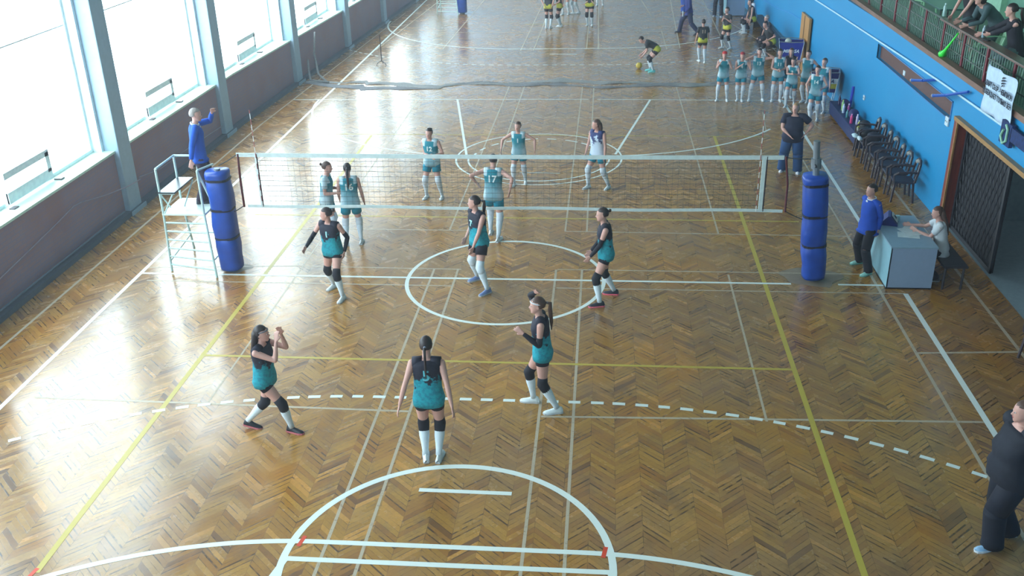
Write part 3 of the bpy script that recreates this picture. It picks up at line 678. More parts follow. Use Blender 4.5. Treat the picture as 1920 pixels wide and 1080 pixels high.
# row of dark armchairs against the blue wall
DK1 = mat('dark_brown_frame', (52, 42, 52), .4); SEATM = mat('dark_seat', (38, 44, 66), .5)
def armchair(loc, rz, lab, grp='dark armchairs along the blue wall'):
    t = thing('armchair', lab, 'chair', loc, rz, grp)
    bm = B(); box(bm, (0, .0, .43), (.44, .42, .05), bev=.02); obj('seat', bm, SEATM, t)
    bm = B()
    arc = [(-.22, -.20, .44), (-.23, -.24, .66), (-.19, -.27, .82), (-.08, -.29, .88), (.08, -.29, .88), (.19, -.27, .82), (.23, -.24, .66), (.22, -.20, .44)]
    tube(bm, arc, [(.028, .024)]*8, 6)
    obj('back_frame', bm, DK1, t)
    bm = B(); tube(bm, [(-.19, -.255, .78), (-.08, -.28, .84), (.08, -.28, .84), (.19, -.255, .78)], [(.045, .012)]*4, 8, up=(0, 0, 1)); obj('top_rail', bm, mat('worn_pale_rail', (140, 142, 140), .6, var=.5, vscale=25), t)
    bm = B(); tube(bm, [(0, -.22, .46), (0, -.28, .82)], .014, 6); tube(bm, [(-.21, -.24, .60), (0, -.26, .58), (.21, -.24, .60)], .012, 6); obj('back_slat', bm, DK1, t)
    for s in (-1, 1):
        bm = B(); tube(bm, [(s*.225, -.22, .66), (s*.25, -.05, .67), (s*.25, .14, .66), (s*.235, .22, .60), (s*.23, .21, .43)], .025, 6); obj('armrest', bm, DK1, t)
        for q in (-1, 1):
            bm = B(); tube(bm, [(s*.2, q*.18, .43), (s*.225, q*.22, 0)], [.028, .022], 6); obj('leg', bm, DK1, t)
    return t
ac = armchair((7.93, 4.38, 0), R(84), 'dark armchair nearest the doorway in the row along the blue wall')
labs = ['second dark armchair from the doorway in the wall row', 'third dark armchair from the doorway in the wall row', 'fourth dark armchair from the doorway in the wall row', 'fifth dark armchair from the doorway in the wall row', 'sixth dark armchair from the doorway, beside the one with dark coats', 'dark armchair heaped with dark coats at the far end of the wall row']
for i, l in enumerate(labs): dup(ac, (7.90+.012*i*0, 4.38+.53*(i+1), 0), R(84+(-1)**i*4), l)
dup(ac, (8.09, -2.68, 0), R(96), 'dark armchair standing by the lattice gate at the edge of the photo')
# things on the chairs and the bench
def lump(name, loc, r, m, lab, cat, rz=0, grp=None, seed=1, amp=.25):
    rnd = random.Random(seed); ph = [rnd.random()*6 for _ in range(6)]
    bm = B(); n, k = 16, 10; rings = []
    for i in range(k+1):
        t_ = PI*i/k; ring = []
        for j in range(n):
            a = 2*PI*j/n; q = 1+amp*(math.sin(3*a+ph[0])*.4+math.sin(5*a+2*t_+ph[1])*.35+math.sin(4*t_+ph[2])*.3)*math.sin(t_)
            p = (r[0]*q*math.sin(t_)*math.cos(a), r[1]*q*math.sin(t_)*math.sin(a), r[2]*(1+math.cos(t_)*(1 if math.cos(t_) > 0 else .98)))
            ring.append(bm.verts.new(p))
        rings.append(ring)
    for a, b in zip(rings, rings[1:]):
        for j in range(n): bm.faces.new((b[j], b[(j+1)%n], a[(j+1)%n], a[j]))
    bmesh.ops.remove_doubles(bm, verts=bm.verts, dist=1e-5)
    return tag(obj(name, bm, m, smooth=True, loc=loc, rot=(0, 0, rz)), lab, cat, grp)
lump('sports_bag', (7.86, 7.40, .46), (.17, .2, .12), mat('black_bag', (18, 20, 30), .6), 'black sports bag heaped on the far armchair', 'bag', seed=3)
lump('coat', (7.95, 7.0, .46), (.16, .2, .12), mat('navy_coat', (22, 26, 46), .8), 'dark coat thrown over the far armchairs', 'coat', seed=5)
lump('towel', (7.62, 7.36, .46), (.08, .13, .05), mat('white_towel', (190, 215, 225), .9), 'pale towel draped at the front of the far armchair', 'towel', seed=8)
lump('trainer_shoe', (7.66, 7.12, .46), (.05, .13, .05), mat('white_shoe_leather', (205, 222, 230), .6), 'pale trainer lying on the far armchair beside the towel', 'shoe', seed=9)
t = thing('wall_bench', 'low dark blue bench along the blue wall covered with bottles and bags', 'bench', (7.99, 9.55, 0))
NAVY = mat('navy_paint', (8, 38, 92), .5)
bm = B(); b2(bm, (-.19, -1.65, .32), (.19, 1.65, .36), bev=.005); obj('seat', bm, NAVY, t)
bm = B(); b2(bm, (-.18, -1.62, .05), (-.15, 1.62, .32)); obj('front_panel', bm, NAVY, t)
for q in (-1.55, -.5, .5, 1.55):
    bm = B(); b2(bm, (-.15, q-.03, 0), (.17, q+.03, .32)); obj('leg', bm, NAVY, t)
def bottle(loc, rgb, cap, h, lab, r=.036, grp='bottles on the low blue bench', glassy=False):
    t = thing('drink_bottle', lab, 'bottle', loc, 0, grp)
    bm = B(); tube(bm, [(0, 0, 0), (0, 0, .01), (0, 0, h*.45), (0, 0, h*.5), (0, 0, h*.72), (0, 0, h*.85), (0, 0, h*.9)], [r*.9, r, r, r*.92, r, r*.5, r*.42], 12)
    obj('bottle_body', bm, mat('bottle_%d_%d_%d' % rgb, rgb, .25), t, smooth=True)
    bm = B(); tube(bm, [(0, 0, h*.89), (0, 0, h)], r*.5, 10); obj('cap', bm, mat('cap_%d_%d_%d' % cap, cap, .4), t)
for i, (x, y, rgb, cap, h, lab) in enumerate([(7.96, 10.75, (40, 30, 80), (90, 90, 110), .26, 'dark violet bottle at the far end of the blue bench'), (7.93, 10.2, (160, 210, 130), (190, 230, 120), .28, 'pale green bottle on the far half of the blue bench'),
    (7.9, 9.95, (190, 210, 235), (230, 235, 245), .24, 'clear bottle next to the pink bottle on the blue bench'), (7.98, 9.75, (150, 50, 130), (220, 200, 235), .30, 'purple bottle with lilac cap on the blue bench'), (7.9, 9.5, (70, 140, 150), (90, 160, 170), .2, 'short teal bottle in the middle of the blue bench'),
    (7.88, 8.95, (220, 60, 130), (240, 150, 200), .24, 'bright pink bottle on the near half of the blue bench'), (8.0, 8.85, (200, 190, 220), (240, 230, 245), .26, 'lilac white bottle beside the bright pink bottle'), (7.9, 8.25, (200, 205, 70), (235, 235, 225), .27, 'yellow bottle near the black bags at the bench end'),
    (7.84, 8.1, (225, 225, 205), (205, 210, 80), .16, 'short cream cup bottle standing before the yellow bottle')]):
    bottle((x, y, .36), rgb, cap, h, lab)
lump('backpack', (8.02, 9.35, .36), (.13, .2, .13), mat('navy_pack', (26, 40, 96), .7), 'navy backpack lying in the middle of the blue bench', 'bag', seed=11)
lump('backpack', (8.03, 10.45, .36), (.12, .16, .12), mat('plum_pack', (60, 40, 92), .7), 'plum coloured small bag at the far end of the blue bench', 'bag', seed=12)
lump('backpack', (8.02, 8.15, .36), (.14, .2, .15), mat('black_pack', (20, 22, 32), .7), 'black backpack at the near end of the blue bench', 'bag', seed=13)
bm = B(); tube(bm, [(8.2, 10.55, .36), (8.24, 10.6, .9)], .035, 8); tag(obj('rolled_mat', bm, mat('deep_blue_mat', (20, 60, 190), .6)), 'upright deep blue roll leaning on the wall behind the bench', 'roll')

# ball carts
def cart(loc, rz, lab, cols, wordc, grp='ball carts', w=.74):
    t = thing('ball_cart', lab, 'ball cart', loc, rz, grp); z0, z1 = .45, 1.0
    bm = B(); ml = []
    for i, (c, a, b) in enumerate(cols):
        ml.append(mat('cart_%d_%d_%d' % c, c, .7))
        za, zb = z0+(z1-z0)*a, z0+(z1-z0)*b
        wa, wb = w*(.84+.16*a), w*(.84+.16*b)
        ra = [bm.verts.new((sx*wa/2, sy*wa*.36, za)) for sx, sy in ((-1,-1),(1,-1),(1,1),(-1,1))]; rb = [bm.verts.new((sx*wb/2, sy*wb*.36, zb)) for sx, sy in ((-1,-1),(1,-1),(1,1),(-1,1))]
        for k in range(4): f = bm.faces.new((ra[k], ra[(k+1)%4], rb[(k+1)%4], rb[k])); f.material_index = i
        if a == 0: bm.faces.new(ra[::-1])
    o = obj('fabric_basket', bm, ml, t); s = o.modifiers.new('s', 'SOLIDIFY'); s.thickness = .008; BAKE.append((o, None))
    bm = B()
    for sy in (-1, 1):
        tube(bm, [(-w/2-.02, sy*w*.37, z1+.02), (0, sy*w*.37, z1+(.05 if sy > 0 else 0)), (w/2+.02, sy*w*.37, z1+.02)], .012, 6)
    for sx in (-1, 1): tube(bm, [(sx*(w/2+.01), -w*.37, z1+.02), (sx*(w/2+.01), w*.37, z1+.02)], .012, 6)
    obj('rim', bm, mat('chrome_tube', (170, 180, 190), .25, metal=.6), t)
    for sx in (-1, 1):
        for sy in (-1, 1):
            bm = B(); tube(bm, [(sx*(w/2+.01), sy*w*.37, z1+.02), (-sx*.28*0+sx*w*.34, sy*w*.37, .06)], .012, 6); l = obj('leg', bm, mat('chrome_tube'), t)
            bm = B(); ball(bm, (sx*w*.34, sy*w*.37, .035), .035, 8, 6); obj('caster', bm, BLK, l)
    zt = .5 if len(cols) == 1 else .58
    text('lettering', 'MIKASA', .14, wordc, t, (0, -w*.36*(.84+.16*zt)-.012, z0+(z1-z0)*zt), (R(86), 0, 0), shear=.3, bold=.004)
    return t
cart((7.55, 16.2, 0), R(-8), 'plain blue fabric ball cart with white script by the wooden board', [((28, 46, 150), 0, 1)], mat('white_print', (225, 230, 240)))
cart((7.78, 12.0, 0), R(-10), 'navy, white and yellow striped ball cart behind the cheering girls', [((24, 26, 110), 0, .2), ((190, 180, 60), .2, .45), ((215, 222, 225), .45, .72), ((18, 18, 100), .72, 1)], mat('navy_print', (30, 34, 90)))
for (x, y, z, lab) in ((7.45, 16.2, .98, 'pale ball lying in the blue cart'), (7.74, 12.05, .97, 'pale volleyball showing above the striped cart rim')):
    bm = B(); ball(bm, (0, 0, 0), .105, 16, 12); tag(obj('volleyball', bm, mat('cream_ball', (200, 205, 190), .5), loc=(x, y, z)), lab, 'ball')
bm = B(); ball(bm, (0, 0, 0), .105, 16, 12)
for k in range(3): tube(bm, [Matrix.Rotation(R(60*k), 3, 'Z') @ Vector((.106*math.cos(a), 0, .106*math.sin(a))) for a in [2*PI*i/20 for i in range(20)]], .002, 4, closed=True, mi=1)
tag(obj('volleyball', bm, [mat('yellow_ball', (205, 178, 60), .5), mat('seam_blue', (50, 70, 140))], loc=(2.79, 16.80, .106)), 'yellow volleyball on the floor before the bending girl', 'ball')
# divider net gathered on the floor
def drape(y0, hs, seed):
    rnd = random.Random(seed); bm = B(); N = 150; rows = []
    for i in range(N+1):
        u = i/N; x = -8.0+14.2*u; cy = y0+.22*math.sin(x*.9+seed)+.12*math.sin(x*2.3+1)+(.25 if x < -3.4 and x > -6 else 0)*-1
        wd = .16+.08*math.sin(x*1.3+seed)+.04*math.sin(x*5); h = hs*(1+.5*math.sin(x*3.1+seed)+.3*math.sin(x*7.7))
        ring = []
        for k, (a, b) in enumerate(((-1, 0), (-.8, .55), (-.45, .9), (-.1, .55), (.25, .95), (.6, .7), (.9, .5), (1, 0))):
            ring.append(bm.verts.new((x, cy+a*wd*(1+.1*math.sin(x*9+k)), .002+max(0, b*h*(1+.3*math.sin(x*6+k*2))))))
        rows.append(ring)
    for a, b in zip(rows, rows[1:]):
        for k in range(8): bm.faces.new((a[k], b[k], b[(k+1)%8], a[(k+1)%8]))
    bm.faces.new(rows[0]); bm.faces.new(rows[-1][::-1])
    return bm
t = thing('divider_net', 'grey green divider net lying gathered on the floor across the hall', 'net', (0, 0, 0))
GN = mat('grey_green_net', (138, 138, 138), .8, var=.25, vscale=30, bump=.6)
obj('gathered_netting', drape(14.78, .03, 1.0), GN, t, smooth=True); obj('net_hem', drape(14.52, .025, 3.1), mat('darker_net_hem', (118, 118, 122), .8, var=.25, vscale=20), t, smooth=True)
for pts in ([(-8.02, 16.6, 1.3), (-8.0, 16.2, .7), (-7.75, 15.6, .12), (-7.3, 14.9, .05)], [(-8.05, 15.6, .6), (-8.0, 15.4, .3), (-7.85, 15.0, .05), (-7.2, 14.8, .04)]):
    bm = B(); tube(bm, pts, [.03, .035, .04, .04], 6); obj('hanging_rope', bm, GN, t, smooth=True)
# floor stand with a round base
t = thing('floor_stand', 'thin dark metal upright on a small tripod base near the far windows', 'stand', (-6.03, 17.5, 0))
bm = B(); tube(bm, [(0, 0, .12), (0, 0, 1.02)], .016, 6); obj('upright', bm, STRAP, t)
for k in range(3):
    a = R(90+120*k); bm = B(); tube(bm, [(0, 0, .14), (.12*math.cos(a), .12*math.sin(a), .1), (.2*math.cos(a), .2*math.sin(a), .01)], .012, 5); obj('leg', bm, STRAP, t)
# cord along the window wall
bm = B(); tube(bm, [(XL(y)+.03+d, y, z) for y, z, d in ((-4, .35, 0), (-1.7, .61, 0), (-.6, .73, 0), (.6, .87, 0), (1.0, .93, 0), (1.3, .90, 0), (2.2, .72, .02), (2.9, .66, .14), (3.2, .64, .15), (3.5, .62, .15), (3.7, .6, .03), (4.8, .42, 0), (6.5, .4, 0), (9, .3, 0))], .010, 5)
tag(obj('draped_cord', bm, mat('pale_cord', (150, 140, 160), .7)), 'thin pale cord draped along the brick wall under the windows', 'cord')
bm = B(); tube(bm, [(XL(y)+.10, y, .17) for y in (-8, -4, 0, 2.7)], .02, 6); tag(obj('heating_pipe', bm, mat('pipe_paint', (92, 104, 120), .5)), 'grey heating pipe low along the brick wall under the windows', 'pipe')
# ------------------------------------------------------------------ people
SKIN = mat('skin', (206, 158, 146), .5, var=.04)
HAIRC = {'dark': (44, 32, 34), 'brown': (82, 58, 50), 'lightbrown': (128, 98, 74), 'blond': (168, 134, 98), 'grey': (150, 142, 138), 'red': (176, 44, 44)}
def garment(name, kind):
    if name in _m: return _m[name]
    g = G(name); at_ = g.n.new('ShaderNodeAttribute'); at_.attribute_name = 'rest'; v = at_.outputs['Vector']; sp_ = g.n.new('ShaderNodeSeparateXYZ'); g.link(v, sp_.inputs[0]); x, y, z = sp_.outputs; g.b.inputs['Roughness'].default_value = .75
    n1 = g.noise(v, 11, 4, .6); n2 = g.noise(v, 26, 3, .6)
    if kind == 'teal_black':   # black yoke, splintered edge, teal lower half
        edge = g.math('ADD', g.math('SUBTRACT', z, 1.17), g.math('MULTIPLY', g.math('SUBTRACT', n1, .5), .55))
        teal = g.mix(g.rng(n2, .45, .6, 0, .5), c4((22, 158, 176)), c4((18, 92, 122)))
        sleeve = g.math('MULTIPLY', g.math('GREATER_THAN', x, .10), g.math('GREATER_THAN', z, 1.36))
        c = g.mix(g.rng(edge, -.02, .02, 0, 1), teal, c4((22, 22, 44)))
    elif kind == 'teal_white': # teal front, white flanks toward the hem and white straps
        side = g.rng(g.math('ABSOLUTE', x), .07, .15, 0, 1)
        low = g.rng(g.math('ADD', z, g.math('MULTIPLY', g.math('SUBTRACT', n1, .5), .3)), .98, 1.22, 1, 0)
        hi = g.math('MULTIPLY', g.math('GREATER_THAN', z, 1.30), g.rng(g.math('ABSOLUTE', x), .085, .10, 0, 1))
        f = g.math('MAXIMUM', g.math('MULTIPLY', low, g.math('ADD', g.math('MULTIPLY', side, .6), .36)), g.math('MULTIPLY', hi, .9))
        teal = g.mix(g.rng(n2, .4, .6, 0, .3), c4((24, 132, 148)), c4((24, 106, 146)))
        c = g.mix(f, teal, c4((200, 222, 234)))
    elif kind == 'white_navy':
        f = g.rng(g.math('SUBTRACT', g.math('ADD', n1, g.math('MULTIPLY', g.math('SUBTRACT', z, 1.15), 1.1)), .62), -.02, .02, 0, 1)
        c = g.mix(f, c4((196, 212, 232)), c4((44, 56, 110)))
    elif kind == 'black_yellow':
        lo = g.math('ADD', z, g.math('MULTIPLY', g.math('ABSOLUTE', x), -.6))
        f = g.rng(g.math('ADD', lo, g.math('MULTIPLY', g.math('SUBTRACT', n1, .5), .2)), .93, .95, 1, 0)
        c = g.mix(f, c4((44, 46, 54)), c4((196, 196, 64)))
    g.link(c, g.b.inputs['Base Color'])
    bp = g.n.new('ShaderNodeBump'); bp.inputs['Strength'].default_value = .5; bp.inputs['Distance'].default_value = .02; g.link(n1, bp.inputs['Height']); g.link(bp.outputs[0], g.b.inputs['Normal'])
    _m[name] = g.m; return g.m

def cap_tube(bm, pts, rad, n=14, flat=None):
    """tube with rounded ends (radius list)"""
    pts = [Vector(p) for p in pts]; rad = [(r, r) if not hasattr(r, '__len__') else r for r in rad]
    d0 = (pts[0]-pts[1]).normalized(); d1 = (pts[-1]-pts[-2]).normalized()
    sc = lambda r, k: (r[0]*k, r[1]*k)
    P = [pts[0]+d0*max(rad[0])*.75, pts[0]+d0*max(rad[0])*.5]+pts+[pts[-1]+d1*max(rad[-1])*.5, pts[-1]+d1*max(rad[-1])*.75]
    Rr = [sc(rad[0], .3), sc(rad[0], .75)]+rad+[sc(rad[-1], .75), sc(rad[-1], .3)]
    return tube(bm, P, Rr, n, up=flat)
def lerp(a, b, t): return a+(b-a)*t
def ik(S_, T_, l1, l2, pole):
    d = T_-S_; L = d.length; mx = (l1+l2)*.998
    if L > mx: d = d*mx/L; T_ = S_+d; L = mx
    L = max(L, abs(l1-l2)*1.05+.01); dn = d.normalized()
    a = (l1*l1-l2*l2+L*L)/(2*L); h = math.sqrt(max(l1*l1-a*a, 0))
    p = pole-dn*dn.dot(pole)
    if p.length < 1e-5: p = Vector((0, 1, 0))-dn*dn.y
    return S_+dn*a+p.normalized()*h, T_

def person(label, x, y, face, H=1.65, z0=0, feet=None, hands=(None, None), elbow=(None, None), lean=4, side=0, twist=0, head=(0, 0), hair='pony', hc='dark', top=None, topc=None,
           sleeves=0, bottom='shorts', botc=(24, 24, 40), socks=(220, 230, 238), sockh=.98, pads=(24, 22, 36), shoe=(225, 232, 236), sole=(190, 195, 200), armsleeve=None, number=None, numc=(170, 225, 230), numside='front',
           build=1.0, hip=None, hipback=0, toe=(None, None), heel=(0, 0), vox=.010, group=None, headband=None, knee=(None, None), skirt=0, collar=None, bust=1.0, hat=None, cat='person', cut=False):
    k = H/1.70
    t = thing('person', label, cat, (x, y, z0), R(face-90), group)
    ca, sa = math.cos(R(face)), math.sin(R(face))
    def toloc(p):       # world -> local (right, forward, up)
        dx, dy = p[0]-x, p[1]-y; return Vector((dx*sa-dy*ca, dx*ca+dy*sa, p[2] if len(p) > 2 else 0))
    LEG, SH = .245*H, .238*H; AH = .052*H
    feet = feet or ((x+sa*.09, y-ca*.09), (x-sa*.09, y+ca*.09))
    FT = [toloc((*f[:2], 0)) for f in feet]; fz = [(f[2] if len(f) > 2 else 0) for f in feet]
    mid = (FT[0]+FT[1])/2
    ank = [Vector((FT[i].x, FT[i].y-.03*k, AH+fz[i]+.05*(heel[i] > 0)*heel[i]/20)) for i in (0, 1)]
    hz = (.525*H if hip is None else hip)
    hp = Vector((mid.x, mid.y-hipback, hz))
    if hip is None:
        for _ in range(60):
            if max((Vector((hp.x+s*.052*H, hp.y, hp.z))-ank[i]).length for i, s in ((0, 1), (1, -1))) <= (LEG+SH)*.997: break
            hp.z -= .004*H
    # spine frames
    frames = []; p = Vector(hp); h = 0; N = 24; h1 = .335*H
    def rot_at(h):
        s = min(1, max(0, (h+.02*H)/(.17*H))); s = s*s*(3-2*s)
        bl = lean*(.35+.65*s) if lean > 0 else lean*s
        return Matrix.Rotation(R(twist*s), 3, 'Z') @ Matrix.Rotation(R(side*s), 3, 'Y') @ Matrix.Rotation(-R(bl), 3, 'X')
    for i in range(N+1):
        frames.append((h1*i/N, p.copy(), rot_at(h1*i/N))); p = p+rot_at(h1*(i+.5)/N) @ Vector((0, 0, h1/N))
    def fr(h):
        if h <= 0: M = rot_at(0); return hp+M @ Vector((0, 0, h)), M
        f = min(h/h1*N, N-1e-6); i = int(f); f -= i
        return frames[i][1].lerp(frames[i+1][1], f), frames[i][2]
    b = build
    ST = [(-.070, .050, .045, 0), (-.046, .078, .062, 0), (0, .097, .068, -.004), (.035, .094, .064, -.002), (.085, .076, .054, 0), (.12, .077, .055, .002), (.165, .085, .061, .004), (.215, .093, .064, .004*bust), (.25, .096, .060, 0), (.28, .094, .050, -.004), (.30, .070, .042, -.004), (.318, .036, .035, 0)]
    if b > 1.05: ST = [(a, c*(1+(b-1)*(.6 if a > .2 else 1)), d*(1+(b-1)*(1.0 if a > .2 else 2.0)), e+(.02*(b-1)/.3 if 0 < a < .2 else 0)) for a, c, d, e in ST]
    def torso(bm, sc=1.0, off=0, h0=-1, h1_=1, n=22, flare=0, jit=.0, cap=True, cloth=None):
        rings = []
        st = [s for s in ST if h0-1e-6 <= s[0] <= h1_+1e-6]
        for (a, rx, ry, yo) in st:
            if cloth and a < .22: rx = max(rx, .088*(b if b > 1.05 else 1), .104 if a < -.06 else 0); ry = max(ry, .062, .074 if a < -.06 else 0)
            c, M = fr(a*H); c = c+M @ Vector((0, yo*H, 0)); fl = 1+flare*max(0, (.09-a)/.13)
            ring = []
            for q in range(n):
                an = 2*PI*q/n; cx, sy = math.cos(an), math.sin(an)
                m = (abs(cx)**2.5+abs(sy)**2.5)**(-1/2.5)
                jj = 1+jit*math.sin(3*an+a*40)+jit*.6*math.sin(5*an-a*60)
                vv_ = bm.verts.new(c+M @ Vector(((rx*H*sc*fl+off)*cx*m*jj, (ry*H*sc*fl+off)*sy*m*jj, 0))); ring.append(vv_)
                if cloth: vv_[cloth] = Vector((rx*1.7*cx*m, ry*1.7*sy*m, (.525+a)*1.7))
            rings.append(ring)
        for u, w in zip(rings, rings[1:]):
            for q in range(n): bm.faces.new((u[q], u[(q+1)%n], w[(q+1)%n], w[q]))
        if cap: bm.faces.new(rings[0][::-1]); bm.faces.new(rings[-1])
        return rings
    # limbs
    hips = [hp+rot_at(0) @ Vector((s*.052*H*(1+(b-1)*.5), 0, -.01*H)) for s in (1, -1)]
    knees = []
    for i, s in ((0, 1), (1, -1)):
        pole = Vector(knee[i]) if knee[i] else Vector((s*.15, 1, .1))
        kn, ank[i] = ik(hips[i], ank[i], LEG, SH, pole); knees.append(kn)
    cS, MS = fr(.283*H)
    shw = .103*H*(1+(b-1)*.6)
    sho = [cS+MS @ Vector((s*shw, -.004*H, 0)) for s in (1, -1)]
    UA, FA = .168*H, .148*H; elb = []; wri = []
    for i, s in ((0, 1), (1, -1)):
        if hands[i] is None: T = cS+Vector((s*(shw+.055*H), .05*H, -.305*H)); pl = Vector((s*.5, -1, -.1))
        else: T = toloc(hands[i]); pl = Vector((s*.45, -.8, -.7))
        if elbow[i]: pl = Vector(elbow[i])
        e, w = ik(sho[i], T, UA, FA, pl); elb.append(e); wri.append(w)
    lb = 1+(b-1)*1.1
    body = B(); torso(body)
    for i, s in ((0, 1), (1, -1)):
        mt = lerp(hips[i], knees[i], .45)
        cap_tube(body, [hips[i]+Vector((0, 0, .01)), mt, lerp(hips[i], knees[i], .85), knees[i]], [.056*H*lb, .047*H*lb, .036*H*lb, .033*H])
        cap_tube(body, [knees[i], lerp(knees[i], ank[i], .28), lerp(knees[i], ank[i], .65), ank[i]], [.033*H, .034*H*lb, .025*H, .020*H])
        cap_tube(body, [sho[i], lerp(sho[i], elb[i], .3), lerp(sho[i], elb[i], .8), elb[i]], [.030*H*lb, .027*H*lb, .021*H*lb, .020*H])
        cap_tube(body, [elb[i], lerp(elb[i], wri[i], .3), lerp(elb[i], wri[i], .8), wri[i]], [.020*H, .021*H*lb, .0155*H, .013*H])
        # hand
        d = (wri[i]-elb[i]).normalized(); inw = Vector((-s, .2, 0)); inw = (inw-d*d.dot(inw)).normalized(); w_ = d.cross(inw)
        if w_.dot(Vector((0, 1, .3))) < 0: w_ = -w_        # thumb side
        pc = wri[i]+d*.03*k
        tube(body, [wri[i], wri[i]+d*.03*k, wri[i]+d*.085*k], [(.016*k, .024*k), (.014*k, .036*k), (.011*k, .038*k)], 10, up=inw)
        for q, (o_, L) in enumerate(((.030, .068), (.010, .078), (-.010, .073), (-.030, .056))):
            s0 = wri[i]+d*.082*k+w_*o_*k; dd = (d+w_*o_*5).normalized(); s1 = s0+dd*L*.5*k; s2 = s1+(dd+inw*(.35+.12*q)).normalized()*L*.5*k
            cap_tube(body, [s0-d*.012*k, s1, s2], [.0095*k, .0088*k, .0075*k], 8)
        s0 = wri[i]+d*.025*k+w_*.022*k; s1 = s0+(d*.8+w_*.9+inw*.2).normalized()*.035*k; cap_tube(body, [s0, s1, s1+(d+w_*.3+inw*.3).normalized()*.03*k], [.013*k, .011*k, .009*k], 8)
    # neck, head
    cN, MN = fr(.318*H)
    MH = Matrix.Rotation(R(head[0]), 3, 'Z') @ Matrix.Rotation(-R(lean*.4*(1 if lean > 15 else 0)), 3, 'X') @ Matrix.Rotation(R(head[1]), 3, 'X')
    hb = cN+MN @ Vector((0, .012*H, .030*H))     # base of skull / chin level pivot
    cap_tube(body, [cN-MN @ Vector((0, 0, .02*H)), hb, hb+MH @ Vector((0, 0, .03*H))], [.036*H*.9, .030*H, .030*H])
    hk = .94*H if H > 1.5 else H*1.0
    HP = lambda xx, yy, zz: hb+MH @ Vector((xx*hk, yy*hk, zz*hk))
    hs = [(-.004, .016, .020, .040), (.010, .030, .036, .026), (.030, .038, .047, .017), (.050, .042, .054, .011), (.072, .0445, .058, .007), (.092, .0455, .060, .003), (.110, .041, .054, .000), (.124, .030, .040, -.003), (.131, .014, .018, -.004)]
    rings = []
    for (zz, rx, ry, yo) in hs: rings.append([body.verts.new(HP(rx*math.cos(2*PI*q/18), yo+ry*math.sin(2*PI*q/18), zz)) for q in range(18)])
    for u, w in zip(rings, rings[1:]):
        for q in range(18): body.faces.new((u[q], u[(q+1)%18], w[(q+1)%18], w[q]))
    body.faces.new(rings[0][::-1]); body.faces.new(rings[-1])
    cap_tube(body, [HP(0, .060, .066), HP(0, .074, .048), HP(0, .068, .042)], [.006*k, .012*k, .010*k], 8)     # nose
    for s in (1, -1): ball(body, HP(s*.045, .0, .056), (.008*k, .016*k, .022*k), 8, 6, M=MH)
    for s in (1, -1): ball(body, HP(s*.017, .0585, .073), (.012*k, .006*k, .005*k), 8, 6, M=MH)  # brow
    bo = obj('body', body, SKIN, t, smooth=True)
    m = bo.modifiers.new('r', 'REMESH'); m.mode = 'VOXEL'; m.voxel_size = vox; m2 = bo.modifiers.new('s', 'SMOOTH'); m2.factor = .5; m2.iterations = 2; BAKE.append((bo, None))
    # face
    for s in (1, -1):
        bm = B(); ball(bm, HP(s*.0175, .0600, .0655), (.0125*k, .0075*k, .0075*k), 8, 6, M=MH, mi=0); ball(bm, HP(s*.0175, .0635, .0655), (.0068*k, .0055*k, .0062*k), 8, 6, M=MH, mi=1)
        obj('eye', bm, [mat('eye_white', (225, 220, 220), .3), mat('iris', (50, 40, 40), .2)], t)
    bm = B(); ball(bm, HP(0, .0635, .026), (.020*k, .005*k, .0055*k), 10, 6, M=MH); obj('mouth', bm, mat('lips', (172, 84, 88), .5), t)
    # hair
    hm = mat('hair_'+hc, HAIRC[hc], .5, var=.25, vscale=40)
    bm = B(); n, kk = 20, 14; R3 = (.050*hk, .063*hk, .064*hk); C0 = HP(0, -.002, .078); vs = []
    for i in range(kk+1):
        th = PI*i/kk; ring = []
        for j in range(n):
            a = 2*PI*j/n; dx, dy, dz = math.sin(th)*math.cos(a), math.sin(th)*math.sin(a), math.cos(th)
            f = 1.0
            if dy > .30 and dz < .26: f = .80
            elif dy > .05 and dz < -.05: f = .82
            elif dz < -.55: f = .80 if hair not in ('long',) else 1.0
            f *= 1+.015*math.sin(a*9+th*5)
            ring.append(bm.verts.new(C0+MH @ Vector((dx*R3[0]*f, dy*R3[1]*f, dz*R3[2]*f))))
        vs.append(ring)
    for u, w in zip(vs, vs[1:]):
        for j in range(n): bm.faces.new((w[j], w[(j+1)%n], u[(j+1)%n], u[j]))
    bmesh.ops.remove_doubles(bm, verts=bm.verts, dist=1e-6)
    if hair in ('pony', 'braid'):
        a0 = HP(0, -.062, .085); a1 = HP(0, -.100, .075); cB, MB = fr(.25*H)
        a2 = HP(0, -.098, .02); a3 = cB+MB @ Vector((0, -.085*H, .01*H)); a4 = cB+MB @ Vector((0, -.082*H, -.06*H))
        tube(bm, [a0, a1, a2, a3, a4], [.014*k, .026*k, .030*k, .024*k, .006*k] if hair == 'pony' else [.012*k, .018*k, .017*k, .015*k, .005*k], 9)
        ball(bm, a0.lerp(a1, .3), .018*k, 8, 6, mi=1)
    elif hair == 'bun': ball(bm, HP(0, -.074, .10), (.030*k, .026*k, .030*k), 10, 8); ball(bm, HP(0, -.060, .095), .019*k, 8, 6, mi=1)
    elif hair == 'long':
        cB, MB = fr(.24*H)
        tube(bm, [HP(0, -.02, .10), HP(0, -.045, .06), HP(0, -.052, .01), cB+MB @ Vector((0, -.066*H, .02*H)), cB+MB @ Vector((.01, -.07*H, -.10*H))], [(.03*hk, .03*hk), (.05*hk, .035*hk), (.052*hk, .034*hk), (.05*hk, .022*hk), (.02*hk, .008*hk)], 12, up=MH @ Vector((1, 0, 0)))
    elif hair == 'bob': ball(bm, HP(0, -.018, .055), (.056*hk, .056*hk, .062*hk), 14, 10, M=MH)
    obj('hair', bm, [hm, mat('hair_tie', (120, 130, 150))], t, smooth=True)
